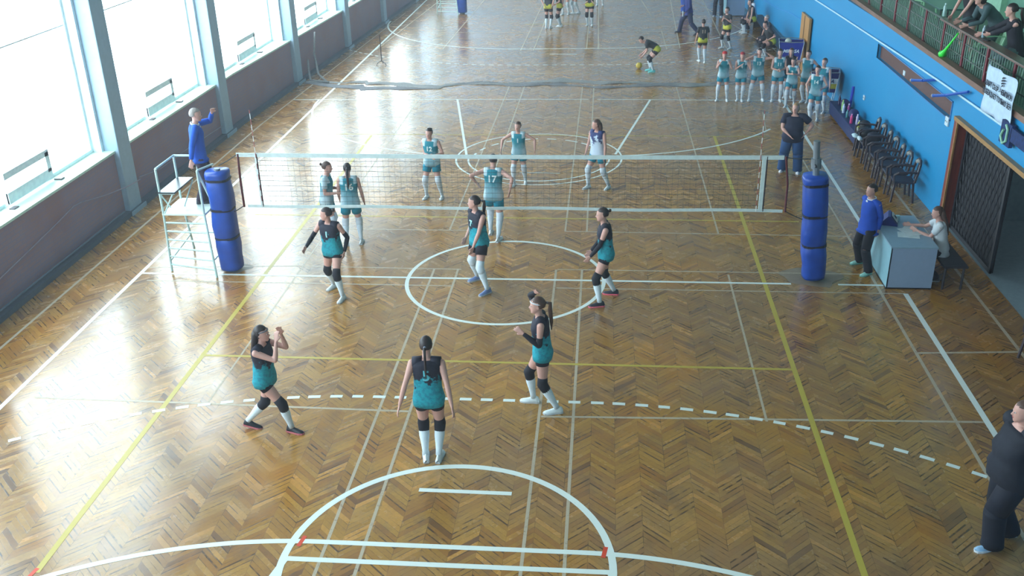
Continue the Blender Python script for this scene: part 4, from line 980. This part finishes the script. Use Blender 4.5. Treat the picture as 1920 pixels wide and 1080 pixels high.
    if headband:
        bm = B(); tube(bm, [HP(.0475*math.cos(a), .003+.0615*math.sin(a), .088+.014*math.sin(a)) for a in [2*PI*q/20 for q in range(20)]], [(.004*k, .010*k)]*20, 6, closed=True, up=MH @ Vector((1, 0, 0))); obj('headband', bm, mat('band_%d' % headband[0], headband, .7), t)
    if hat:
        bm = B(); ball(bm, HP(0, -.002, .112), (.05*hk, .062*hk, .035*hk), 14, 8, M=MH); tube(bm, [HP(.05*math.cos(a), .0+.063*math.sin(a), .104) for a in [2*PI*q/18 for q in range(18)]], .006*k, 5, closed=True); obj('cap', bm, mat('cap_red_%d' % hat[0], hat, .8), t, smooth=True)
    # top
    tm = garment(top, top) if topc is None else mat('cloth_%d_%d_%d' % tuple(topc), topc, .8, var=.10, vscale=7, bump=.4)
    bm = B(); lay = bm.verts.layers.float_vector.new('rest'); rg = torso(bm, 1.06, .010*k, h0=(-.072 if sleeves == 2 or (sleeves == 1 and bottom == 'pants') else -.046), h1_=.30, flare=.12, jit=.02, cap=True, cloth=lay)
    cY, MY = fr(.312*H)
    # shoulder straps closing to the neck
    top_ring = rg[-1]
    nr = [bm.verts.new(cY+MY @ Vector((.045*H*(.5+b/2)*math.cos(2*PI*q/22), -.004*H+.040*H*math.sin(2*PI*q/22), (-.010*H if math.sin(2*PI*q/22) > .3 else 0)))) for q in range(22)]
    for v_ in nr: v_[lay] = Vector((.05, 0, 1.42))
    for q in range(22): bm.faces.new((top_ring[q], top_ring[(q+1)%22], nr[(q+1)%22], nr[q]))
    bm.faces.new(nr)
    SL = sleeves
    for i in (0, 1):
        if SL == 0:      # sleeveless: a short shoulder cap
            tube(bm, [lerp(cS, sho[i], .3)+MS @ Vector((0, 0, .006*H)), lerp(cS, sho[i], .98)+MS @ Vector((0, 0, .004*H))], [.042*H, .039*H*lb], 12)
        elif SL == 1:
            tube(bm, [lerp(cS, sho[i], .4), sho[i]+Vector((0, 0, .002)), lerp(sho[i], elb[i], .35), lerp(sho[i], elb[i], .62)], [.040*H*lb, .038*H*lb, .037*H*lb, .036*H*lb], 14)
        else:
            cap_tube(bm, [lerp(cS, sho[i], .4), sho[i], lerp(sho[i], elb[i], .5), elb[i]], [.040*H*lb, .037*H*lb, .034*H*lb, .030*H*lb])
            tube(bm, [elb[i]-(elb[i]-sho[i])*.05, elb[i], lerp(elb[i], wri[i], .5), lerp(elb[i], wri[i], .93)], [.028*H, .030*H, .027*H, .021*H], 14)
    for v_ in bm.verts:
        if v_[lay].length < .1: v_[lay] = Vector((.17, 0, 1.42))
    obj('jersey' if topc is None else ('sweater' if SL == 2 else 'shirt'), bm, tm, t, smooth=True)
    if collar:
        bm = B(); tube(bm, [cY+MY @ Vector((.046*H*math.cos(a), .001*H+.041*H*math.sin(a), .004*H-.012*H*math.sin(a))) for a in [2*PI*q/18 for q in range(18)]], [(.009*k, .016*k)]*18, 6, closed=True)
        if collar[0] > 150: ball(bm, cY+MY @ Vector((.02, .052*H, -.03*H)), (.03*k, .008, .03*k), 8, 6)
        obj('collar', bm, mat('collar_%d' % collar[0], collar, .7), t, smooth=True)
    # bottoms
    bmn = mat('cloth_%d_%d_%d' % tuple(botc), botc, .8, var=.12, vscale=7, bump=.35)
    bm = B()
    if bottom == 'shorts':
        torso(bm, 1.04, .007, h0=-.07, h1_=.085)
        e = .42 if not skirt else .5
        for i in (0, 1): tube(bm, [hips[i]+Vector((0, 0, .01)), lerp(hips[i], knees[i], .2), lerp(hips[i], knees[i], e)], [.060*H*lb, (.058+.006*skirt)*H*lb, (.053+.012*skirt)*H*lb], 16)
    elif bottom == 'trunks':
        torso(bm, 1.04, .006, h0=-.07, h1_=.035)
        for i in (0, 1): tube(bm, [hips[i]+Vector((0, 0, .01)), lerp(hips[i], knees[i], .15), lerp(hips[i], knees[i], .30)], [.059*H*lb, .056*H*lb, .053*H*lb], 16)
    elif bottom == 'pants':
        torso(bm, 1.04, .006, h0=-.07, h1_=.085)
        for i in (0, 1):
            tube(bm, [hips[i]+Vector((0, 0, .01)), lerp(hips[i], knees[i], .45), knees[i]], [.062*H*lb, .056*H*lb, .050*H*lb], 16)
            tube(bm, [lerp(hips[i], knees[i], .97), lerp(knees[i], ank[i], .06), lerp(knees[i], ank[i], .5), lerp(knees[i], ank[i], .9), ank[i]+Vector((0, 0, -.018*H))], [.050*H*lb, .050*H*lb, .048*H*lb, .047*H*lb, .050*H*lb], 16)
    elif bottom == 'dress':
        torso(bm, 1.04, .01, h0=-.07, h1_=.085)
        for i in (0, 1): tube(bm, [hips[i], lerp(hips[i], knees[i], .35)], [.064*H, .062*H], 16)
    obj({'shorts': 'shorts', 'trunks': 'shorts', 'pants': 'trousers', 'dress': 'skirt'}[bottom], bm, bmn, t, smooth=True)
    if bottom != 'pants':
        if socks:
            for i in (0, 1):
                bm = B(); lo = 1-sockh
                tube(bm, [lerp(ank[i], knees[i], q) for q in (-.02, .15, .35, .6, .75, sockh-.04, sockh)], [.0235*H, .024*H, .0285*H, .0375*H, .038*H, .0365*H, .0365*H], 14); obj('sock', bm, mat('sock_%d' % socks[0], socks, .8), t, smooth=True)
        if pads:
            for i in (0, 1):
                bm = B(); up = (knees[i]-hips[i]).normalized(); dn = (ank[i]-knees[i]).normalized(); fw = (up-dn); fw = fw.normalized()*.006 if fw.length > .05 else Vector((0, .004, 0))
                tube(bm, [knees[i]-up*.062*H, knees[i]-up*.03*H+fw*.5, knees[i]+fw, knees[i]+dn*.035*H+fw*.5, knees[i]+dn*.062*H], [.0395*H, .041*H, .0435*H, .041*H, .0375*H], 14); obj('knee_pad', bm, mat('pad_%d' % pads[0], pads, .8), t, smooth=True)
    if armsleeve:
        for i in (0, 1):
            if armsleeve[i]:
                bm = B(); cap_tube(bm, [lerp(sho[i], elb[i], .62), elb[i]], [.0255*H, .0235*H], 12); cap_tube(bm, [elb[i], lerp(elb[i], wri[i], .35), wri[i]-(wri[i]-elb[i])*.03], [.0235*H, .024*H, .0165*H], 12); obj('arm_sleeve', bm, mat('black_sleeve', (18, 18, 34), .8), t, smooth=True)
    # shoes
    for i, s in ((0, 1), (1, -1)):
        tdir = toe[i] if toe[i] is not None else -s*8
        Mf = Matrix.Translation(Vector((ank[i].x, ank[i].y, fz[i]))) @ Matrix.Rotation(R(tdir), 4, 'Z')
        pit = heel[i]
        if pit: Mf = Mf @ Matrix.Translation((0, .12*k, 0)) @ Matrix.Rotation(-R(pit), 4, 'X') @ Matrix.Translation((0, -.12*k, 0))
        prof = [(-.085, .020, .050), (-.070, .036, .095), (-.03, .038, .112), (.01, .037, .108), (.05, .041, .080), (.10, .046, .062), (.15, .043, .052), (.18, .028, .040), (.188, .010, .028)]
        bm = B(); rr = []
        for (yy, w, hh) in prof:
            ring = [(math.cos(a), math.sin(a)) for a in [PI*q/8 for q in range(9)]]
            rr.append([bm.verts.new(Mf @ Vector((c_*w*k*1.02*(1-.25*s_), yy*k*1.0, .012*k+s_*(hh-.012)*k))) for c_, s_ in ring])
        for u, w in zip(rr, rr[1:]):
            for q in range(8): bm.faces.new((u[q], u[q+1], w[q+1], w[q]))
            bm.faces.new((u[8], u[0], w[0], w[8]))
        bm.faces.new(rr[0]); bm.faces.new(rr[-1][::-1])
        so = obj('shoe', bm, mat('shoe_%d_%d_%d' % tuple(shoe), shoe, .5), t, smooth=True)
        bm = B(); poly = [(-.03, -.085), (.03, -.085), (.040, -.05), (.038, .0), (.047, .08), (.048, .13), (.034, .175), (0, .195), (-.034, .175), (-.048, .13), (-.047, .08), (-.038, 0), (-.040, -.05)]
        prism(bm, [(a*k, c*k) for a, c in poly], 0.001, .024*k, M=Mf); obj('sole', bm, mat('sole_%d_%d_%d' % tuple(sole), sole, .5), so)
    if number:
        sg = 1 if numside == 'front' else -1
        def bend(co, sg=sg):      # text plane (x right, y up) wrapped on the torso
            a = (.205*H+co.y)/H; xx = co.x*sg*(-1)
            if numside == 'front': xx = -co.x
            else: xx = co.x
            st = ST; j = 0
            while j < len(st)-2 and st[j+1][0] < a: j += 1
            f = min(1, max(0, (a-st[j][0])/(st[j+1][0]-st[j][0]))); rx = lerp(st[j][1], st[j+1][1], f)*H*1.06+.008*k; ry = lerp(st[j][2], st[j+1][2], f)*H*1.06+.008*k; yo = lerp(st[j][3], st[j+1][3], f)*H
            q = min(.98, abs(xx)/rx); yy = (1-q**2.5)**(1/2.5)*ry*1.03+.006+co.z
            c, M = fr(a*H); return c+M @ Vector((xx, yo+sg*yy, 0))
        text('jersey_number', number, .19*k if numside == 'back' else .15*k, mat('num_%d_%d' % (numc[0], numc[1]), numc, .7), t, (0, 0, 0), (0, 0, 0), bend=bend, depth=.0015, bold=.004)
    return t

TB = dict(top='teal_black', pads=(20, 20, 34), botc=(18, 18, 36), bottom='trunks', socks=(214, 228, 238), sockh=.86)
TW = dict(top='teal_white', pads=(205, 216, 228), botc=(24, 136, 164), bottom='shorts', skirt=.5, socks=(206, 220, 232), numc=(225, 238, 240), vox=.011)
BY = dict(top='black_yellow', pads=(34, 34, 44), botc=(40, 34, 44), bottom='shorts', socks=(200, 212, 222), sockh=.86, vox=.013)
# near team in black and teal
person('girl in black and teal with black sleeves stretching one arm out sideways', -2.93, -.76, 250, 1.66, feet=((-3.08, -.50), (-2.80, -.98)), hands=((-3.32, -.98, .99), (-2.72, -.78, .84)), elbow=((.3, -.9, .1), (-.6, -.9, -.2)), head=(-62, -4), hair='bun', number='1', armsleeve=(1, 1), twist=6, **{**TB, 'pads': (24, 22, 34)})
person('dark-haired girl in black and teal jersey and loose black shorts with long white socks', -.44, -.38, 222, 1.74, feet=((-.58, -.07), (-.34, -.62)), hands=((-.70, -.22, .90), (-.56, -.66, .78)), head=(-42, 0), hair='pony', number='7', top='teal_black', botc=(22, 20, 38), bottom='shorts', skirt=.4, socks=(214, 228, 240), pads=(214, 228, 240), shoe=(120, 140, 190))
person('girl in black and teal with a hair bun and pink-soled dark shoes', 1.72, -.82, 184, 1.70, feet=((1.84, -.55), (1.60, -1.03)), hands=((1.48, -.74, .90), (1.47, -.95, .88)), elbow=((.4, -1, -.3), (-.4, -1, -.3)), head=(4, -3), hair='bun', shoe=(34, 38, 52), sole=(240, 110, 130), armsleeve=(1, 1), **TB)
person('girl in black and teal jersey with white headband and long ponytail, fist raised', .86, -4.25, 183, 1.72, feet=((.70, -4.10), (1.04, -4.36)), hands=((.78, -4.12, 1.72), (.64, -4.40, 1.24)), elbow=((.9, .6, .3), (-.2, -1, -.5)), lean=3, head=(6, 0), hair='pony', hc='brown', headband=(220, 222, 230), armsleeve=(1, 1), shoe=(222, 232, 236), sole=(200, 206, 212), **TB)
person('long-haired girl in black and teal striding with both hands at her face', -2.74, -4.98, 352, 1.64, feet=((-2.44, -5.02), (-3.06, -4.95)), hands=((-2.50, -5.06, 1.40), (-2.48, -4.9, 1.43)), elbow=((.3, .3, -1), (-.3, .3, -1)), lean=2, head=(8, 0), hair='long', shoe=(22, 24, 36), sole=(200, 110, 120), heel=(0, 14), toe=(-8, 8), headband=(120, 122, 132), **TB)
person('girl in black and teal jersey seen from behind with thin braid and arms held out', -.45, -5.52, 93, 1.74, feet=((-.38, -5.52), (-.55, -5.52)), hands=((-.14, -5.74, .93), (-.80, -5.72, .90)), elbow=((.5, -1, 0), (-.5, -1, 0)), head=(0, -2), hair='braid', number='5', numside='back', numc=(96, 196, 212), **TB)
# far team in teal and white
person('girl in teal and white jersey in profile beyond the net talking to her teammate', -3.72, 1.70, 3, 1.62, feet=((-3.66, 1.60), (-3.72, 1.82)), hands=((-3.42, 1.56, 1.04), (-3.40, 1.80, 1.06)), elbow=((.3, -1, -.4), (-.3, -1, -.4)), head=(0, -4), hair='bun', hc='brown', sleeves=1, **TW)
person('girl in teal jersey seen from behind through the left part of the net', -3.18, 1.56, 102, 1.63, feet=((-3.05, 1.58), (-3.32, 1.50)), hands=(None, (-3.44, 1.72, .86)), head=(0, -6), hair='pony', number='16', numside='back', **TW)
person('girl in teal and white jersey clapping her hands behind the net', -2.05, 4.14, 262, 1.60, feet=((-2.2, 4.16), (-1.86, 4.16)), hands=((-2.0, 3.92, 1.02), (-1.94, 3.92, 1.05)), elbow=((.7, -.5, -.6), (-.7, -.5, -.6)), head=(-6, -2), hair='bun', number='12', **TW)
person('short-haired girl in teal seen from behind at the net, arms spread low', -.44, 1.98, 82, 1.70, feet=((-.36, 1.78), (-.55, 2.16)), hands=((-.12, 1.8, 1.03), (-.78, 2.02, 1.10)), elbow=((1, -.6, -.2), (-1, -.6, -.4)), head=(18, -4), hair='short', number='17', numside='back', **TW)
person('small girl in teal facing the net with arms spread on the painted circle', -.22, 5.10, 265, 1.46, feet=((-.35, 5.04), (-.10, 5.20)), hands=((-.60, 4.95, .88), (.14, 5.0, .86)), elbow=((1, -.4, .3), (-1, -.4, .3)), head=(-10, 0), hair='bun', hc='brown', number='1', **TW)
person('girl with long ponytail in white and navy jersey standing apart from the teal players', 1.52, 4.88, 236, 1.60, feet=((1.31, 4.90), (1.76, 4.88)), head=(-46, -3), hair='long', hc='brown', number='6', **{**TW, 'top': 'white_navy', 'numc': (50, 60, 110)})
# officials
person('heavy-set man in black shirt and trousers with pale blue shoes', 6.06, -6.78, 190, 1.84, feet=((6.20, -6.62), (5.94, -6.86)), hands=((6.22, -6.46, .98), (6.28, -7.0, 1.0)), elbow=((.4, -1, -.3), (-.6, -1, -.2)), lean=0, head=(-14, -3), hair='short', hc='brown', topc=(22, 28, 44), sleeves=1, bottom='pants', botc=(16, 22, 40), shoe=(150, 190, 225), sole=(220, 230, 240), build=1.3)
person('young line judge in blue sweater and black trousers standing beside the scorer desk', 6.30, .66, 206, 1.62, feet=((6.29, .93), (6.33, .44)), hands=((6.50, .86, .80), (6.46, .58, .80)), elbow=((.25, -1, 0), (-.25, -1, 0)), lean=0, head=(-8, 0), hair='short', hc='dark', topc=(6, 72, 182), sleeves=2, bottom='pants', botc=(18, 18, 34), shoe=(170, 225, 215), sole=(120, 190, 180), collar=(220, 228, 238))
person('referee in blue sweater standing on the white stand with one hand raised', -5.66, .80, 22, 1.76, z0=1.145, feet=((-5.72, .66), (-5.68, .86)), hands=((-5.74, .42, .78), (-5.42, .98, 1.63)), elbow=((.5, -1, -.2), (-.6, .2, -.5)), head=(-10, -4), hair='short', hc='grey', topc=(10, 84, 194), sleeves=2, bottom='pants', botc=(44, 26, 50), shoe=(30, 32, 44), sole=(30, 32, 44), collar=(200, 222, 236), lean=2)
person('woman in navy polo shirt and jeans with her hands on her hips', 5.93, 6.12, 258, 1.62, feet=((5.76, 6.2), (6.09, 6.08)), hands=((5.80, 5.93, .93), (6.17, 6.0, .95)), elbow=((1, -.3, 0), (-1, -.3, .1)), head=(-14, 6), hair='bob', hc='blond', topc=(24, 32, 60), sleeves=1, bottom='pants', botc=(28, 68, 116), shoe=(226, 228, 235), sole=(200, 205, 215), build=1.32, collar=(24, 32, 60))
person('seated girl with long brown hair in white T-shirt writing at the desk', 7.50, .42, 165, 1.60, feet=((7.42, .66), (7.40, .22)), hip=.55, hands=((7.07, .78, .83), (7.10, .50, .83)), elbow=((.3, -.6, -1), (-.3, -.6, -1)), lean=12, head=(14, -10), hair='long', hc='brown', topc=(206, 216, 224), sleeves=1, bottom='pants', botc=(26, 22, 48), shoe=(60, 60, 70), knee=((.1, 1, .6), (-.1, 1, .6)), hipback=.10)
# second court players in black and yellow
person('girl in black and yellow jersey bending down to a yellow ball', 3.22, 16.38, 186, 1.52, feet=((3.12, 16.5), (3.2, 16.26)), hands=((2.86, 16.5, .56), (2.88, 16.3, .53)), elbow=((0, -.3, -1), (0, -.3, -1)), lean=66, hipback=.17, hip=.72, head=(0, -12), hair='short', hc='dark', shoe=(120, 210, 210), sole=(110, 200, 200), sleeves=1, **BY)
person('girl in black and yellow seen from behind with long white socks', 4.92, 17.72, 97, 1.42, feet=((5.0, 17.6), (4.84, 17.86)), hair='bun', number='11', numside='back', numc=(215, 190, 170), sleeves=1, pads=(205, 212, 222), **{k_: v_ for k_, v_ in BY.items() if k_ != 'pads'})
person('girl in black and yellow jersey holding a cup to her mouth near the seated teammates', 5.96, 19.9, 215, 1.45, feet=((5.82, 20.0), (6.1, 19.85)), hands=((5.80, 19.78, 1.12), (5.86, 19.66, 1.10)), elbow=((.7, -.3, -.8), (-.7, -.3, -.8)), hair='short', sleeves=1, **BY)
person('man in blue shirt and dark jeans walking with a white sheet', 4.80, 22.75, 192, 1.70, feet=((4.50, 23.05), (5.15, 22.5)), hands=((4.62, 23.0, 1.02), (4.66, 22.55, .84)), heel=(0, 18), hair='short', topc=(30, 44, 120), sleeves=2, bottom='pants', botc=(38, 46, 84), shoe=(34, 38, 62), sole=(34, 38, 62), vox=.014, lean=8)
person('man in dark trousers and blue top standing by the distant desk', 6.34, 26.4, 260, 1.7, feet=((6.2, 26.55), (6.46, 26.4)), hair='short', topc=(30, 60, 150), sleeves=2, bottom='pants', botc=(30, 34, 56), shoe=(150, 160, 185), vox=.014)
for lab, x, y, f, hc, n_, hh in (('far player in black and yellow with her back turned, at the top edge', -.62, 24.1, 75, 'dark', None, 1.62), ('far player in black and yellow leaning toward the back-turned teammate', -.18, 24.4, 170, 'brown', None, 1.58), ('far player in black and yellow standing alone with legs together', 1.02, 24.6, 262, 'dark', None, 1.62)):
    person(lab, x, y, f, hh, hair='pony', hc=hc, sleeves=1, lean=10, hands=((x+.16, y-.15, .9), (x-.16, y-.12, .92)), **BY)
for lab, x, y, f in (('distant player in dark shorts and white socks at the top edge beside two teammates', -.06, 27.2, 250), ('distant player in white top walking at the top edge of the far court', .36, 27.4, 200), ('distant player with white shoes at the very top edge near the long thin line', 1.40, 29.5, 265)):
    person(lab, x, y, f, 1.6, hair='bun', feet=((x-.12, y), (x+.12, y+.1)), sleeves=1, topc=(170, 180, 200), botc=(40, 36, 48), pads=(190, 206, 214), vox=.014)
# cheering girls in teal and white by the wall
clap = lambda x, y, z=1.0, d=.24: ((x-.05, y-d, z), (x+.05, y-d, z))
E1 = ((.7, -.4, -.7), (-.7, -.4, -.7))
GT = dict(**TW)
GT['vox'] = .012
person('cheering girl in teal and white with red cap and raised hands, outermost of the group', 5.05, 12.62, 262, 1.42, feet=((4.92, 12.62), (5.20, 12.58)), hands=((4.94, 12.38, 1.17), (5.16, 12.38, 1.17)), elbow=((.5, .3, -1), (-.5, .3, -1)), hair='short', hc='red', hat=(200, 44, 50), **GT)
person('cheering girl in teal and white with red hair band and one hand up', 5.56, 12.6, 262, 1.40, feet=((5.50, 12.62), (5.62, 12.55)), hands=((5.50, 12.36, 1.08), (5.76, 12.40, 1.14)), elbow=((.5, .3, -1), (-.5, .3, -1)), hair='short', hc='lightbrown', hat=(170, 50, 60), number='4', **{**GT})
person('cheering girl with both hands by her head standing third from the outer end', 6.02, 12.6, 264, 1.52, feet=((5.84, 12.62), (6.22, 12.6)), hands=((5.84, 12.5, 1.32), (6.24, 12.5, 1.38)), elbow=((.8, -.2, -.7), (-.8, -.2, -.7)), hair='bun', number='13', **GT)
person('cheering girl with hands clasped at her waist standing beside the blue ball cart', 6.58, 12.55, 266, 1.50, feet=((6.48, 12.55), (6.70, 12.52)), hands=clap(6.56, 12.5, .96, .22), elbow=E1, hair='bun', number='11', **GT)
person('girl in dark top at the back of the cheering group', 6.98, 12.95, 262, 1.44, hair='long', hc='brown', **{**GT, 'topc': (30, 32, 50)})
person('small cheering girl with joined hands in front of the dark-topped girl', 6.88, 11.95, 252, 1.38, feet=((6.76, 11.9), (7.04, 12.2)), hands=clap(6.84, 11.95, .98), elbow=E1, hair='short', number='2', **GT)
person('cheering girl waving one raised arm at the back near the wooden board', 7.38, 12.42, 240, 1.48, feet=((7.32, 12.45), (7.44, 12.4)), hands=((7.02, 12.35, 1.25), (7.5, 12.2, .95)), elbow=((1, 0, -.6), (-.7, -.3, -.7)), hair='bun', **GT)
person('girl in teal half hidden between the waving girl and the striped ball cart', 7.60, 11.30, 235, 1.50, hair='short', hc='brown', **GT)
person('foremost cheering girl in teal skirt standing before the striped ball cart', 7.26, 10.42, 246, 1.50, feet=((7.14, 10.35), (7.36, 10.5)), hands=((7.02, 10.35, .82), (7.35, 10.12, .96)), elbow=((.8, -.5, -.3), (-.6, -.4, -.7)), hair='bun', number='14', skirt=1.2, **{k_: v_ for k_, v_ in GT.items() if k_ != 'skirt'})
# seated by the far wall
t = thing('player_bench', 'dark bench by the far blue wall with seated players', 'bench', (7.62, 21.3, 0))
bm = B(); b2(bm, (-.18, -3.6, .40), (.2, 3.0, .44)); obj('seat', bm, DARKW, t)
for q in (-3.4, -1.2, .9, 2.8):
    bm = B(); b2(bm, (-.15, q-.03, 0), (.16, q+.03, .40)); obj('leg', bm, DARKW, t)
SE = dict(hip=.52, knee=((.1, 1, .6), (-.1, 1, .6)), vox=.013)
def seated(lab, x, y, face, H, reach, **kw):
    ca, sa = math.cos(R(face)), math.sin(R(face))
    f = ((x+ca*reach+sa*.1, y+sa*reach-ca*.1), (x+ca*reach-sa*.1, y+sa*reach+ca*.1))
    return person(lab, x+ca*reach*.5, y+sa*reach*.5, face, H, feet=f, hipback=reach*.5, **{**SE, **kw})
seated('seated player in dark top stretching out her white-socked legs', 7.55, 22.9, 190, 1.6, .62, hair='bun', **{k_: v_ for k_, v_ in BY.items() if k_ != 'vox'}, lean=14)
seated('seated person in white top next to the player with stretched legs', 7.6, 23.6, 195, 1.6, .5, hair='short', hc='lightbrown', topc=(190, 200, 215), sleeves=1, bottom='pants', botc=(40, 44, 70), lean=10)
seated('seated player in black leaning forward over her knees just above the girl with joined hands', 7.55, 18.65, 200, 1.6, .5, hair='short', lean=28, hands=((7.2, 18.7, .62), (7.2, 18.4, .62)), sleeves=1, **{k_: v_ for k_, v_ in BY.items() if k_ != 'vox'})
seated('seated player with white headwear beside the forward leaning teammate', 7.6, 19.6, 195, 1.55, .45, hair='short', hc='grey', topc=(40, 40, 54), sleeves=1, bottom='pants', botc=(36, 36, 50), lean=14, headband=(220, 225, 232))
# spectators on the gallery
person('woman in black dress leaning on the gallery rail next to the water bottle', 8.86, 4.68, 200, 1.62, z0=ZG+.04, feet=((8.82, 4.82), (8.90, 4.50)), hands=((8.56, 4.95, .80), (8.56, 4.55, .80)), elbow=((.6, -.6, .2), (-.6, -.6, .2)), lean=20, hair='long', topc=(24, 26, 38), sleeves=0, bottom='dress', botc=(26, 28, 44), socks=None, pads=None, shoe=(24, 26, 38), sole=(160, 170, 180))
person('dark-haired spectator in grey green hoodie bent forward with elbows on the gallery rail', 9.02, 4.0, 188, 1.62, z0=ZG+.04, feet=((9.0, 4.13), (9.05, 3.83)), hands=((8.52, 4.25, .82), (8.50, 3.8, .82)), elbow=((.5, -.2, -1), (-.5, -.2, -1)), lean=50, hipback=.08, hip=.80, head=(0, 22), hair='bob', topc=(62, 86, 92), sleeves=2, bottom='pants', botc=(54, 70, 76), shoe=(190, 200, 205))
person('spectator in black sweater and grey trousers sitting above the white banner', 8.98, 2.5, 176, 1.70, z0=ZG+.04, feet=((8.72, 2.68), (8.72, 2.35)), hip=.64, hipback=.22, hands=((8.50, 3.0, .82), (8.50, 2.8, .82)), elbow=((.6, -.3, -.7), (-.6, -.3, -.7)), lean=16, head=(-22, 0), hair='pony', hc='dark', topc=(24, 26, 40), sleeves=2, bottom='pants', botc=(92, 110, 118), shoe=(150, 156, 165), knee=((.2, 1, .7), (-.2, 1, .7)))
# gallery small things
t = thing('vuvuzela', 'bright green plastic horn held down inside the gallery railing', 'horn', (8.40, 4.62, ZG+.14))
bm = B(); d = Vector((.0, -.66, .52)); tube(bm, [(0, 0, 0), tuple(d*.05), tuple(d*.2), tuple(d*.5), tuple(d)], [.085, .055, .035, .022, .012], 14); obj('tube', bm, mat('neon_green', (60, 235, 80), .35), t, smooth=True)
bm = B(); tube(bm, [tuple(d*.98), tuple(d*1.04)], .018, 10); obj('mouthpiece', bm, mat('neon_green'), t)
bottle((8.50, 5.2, ZR+.045), (150, 190, 190), (190, 220, 225), .26, 'clear water bottle standing on the gallery rail by the woman in black', .036, None)
bottle((8.52, 2.98, ZR+.045), (150, 175, 190), (200, 215, 225), .22, 'clear bottle standing on the gallery rail before the black sweater', .03, None)
bm = B(); box(bm, (0, 0, .006), (.075, .15, .012), bev=.003); tag(obj('mobile_phone', bm, mat('phone_black', (24, 26, 34), .2), loc=(8.50, 2.72, ZR+.046), rot=(0, 0, .3)), 'dark mobile phone lying on the gallery rail under the seated spectator hands', 'phone')
bm = B(); box(bm, (0, 0, .0), (.02, .14, .20), bev=.004); tag(obj('notice_sheet', bm, mat('paper'), loc=(4.58, 22.52, .80)), 'white sheet held by the man walking on the far court', 'paper')
# bake every modifier and lettering into plain meshes
bpy.context.view_layer.update(); dg = bpy.context.evaluated_depsgraph_get(); todo = []
for o, bend in BAKE: todo.append((o, bend, bpy.data.meshes.new_from_object(o.evaluated_get(dg), depsgraph=dg)))
for o, bend, me in todo:
    if o.type == 'FONT':
        if bend:
            b_ = bmesh.new(); b_.from_mesh(me); bmesh.ops.triangulate(b_, faces=b_.faces); bmesh.ops.subdivide_edges(b_, edges=[e for e in b_.edges if e.calc_length() > .03], cuts=1)
            for v in b_.verts: v.co = bend(v.co)
            b_.to_mesh(me); b_.free()
        n = bpy.data.objects.new(o.name, me); COL.objects.link(n); n.parent = o.parent; n.location = o.location; n.rotation_euler = o.rotation_euler; n.scale = o.scale
        nm = o.name; bpy.data.objects.remove(o); n.name = nm
    else:
        sm = o.name.startswith(('body', 'cloth'))
        o.modifiers.clear(); o.data = me
        if sm:
            me.polygons.foreach_set('use_smooth', [True]*len(me.polygons))
        me.update()
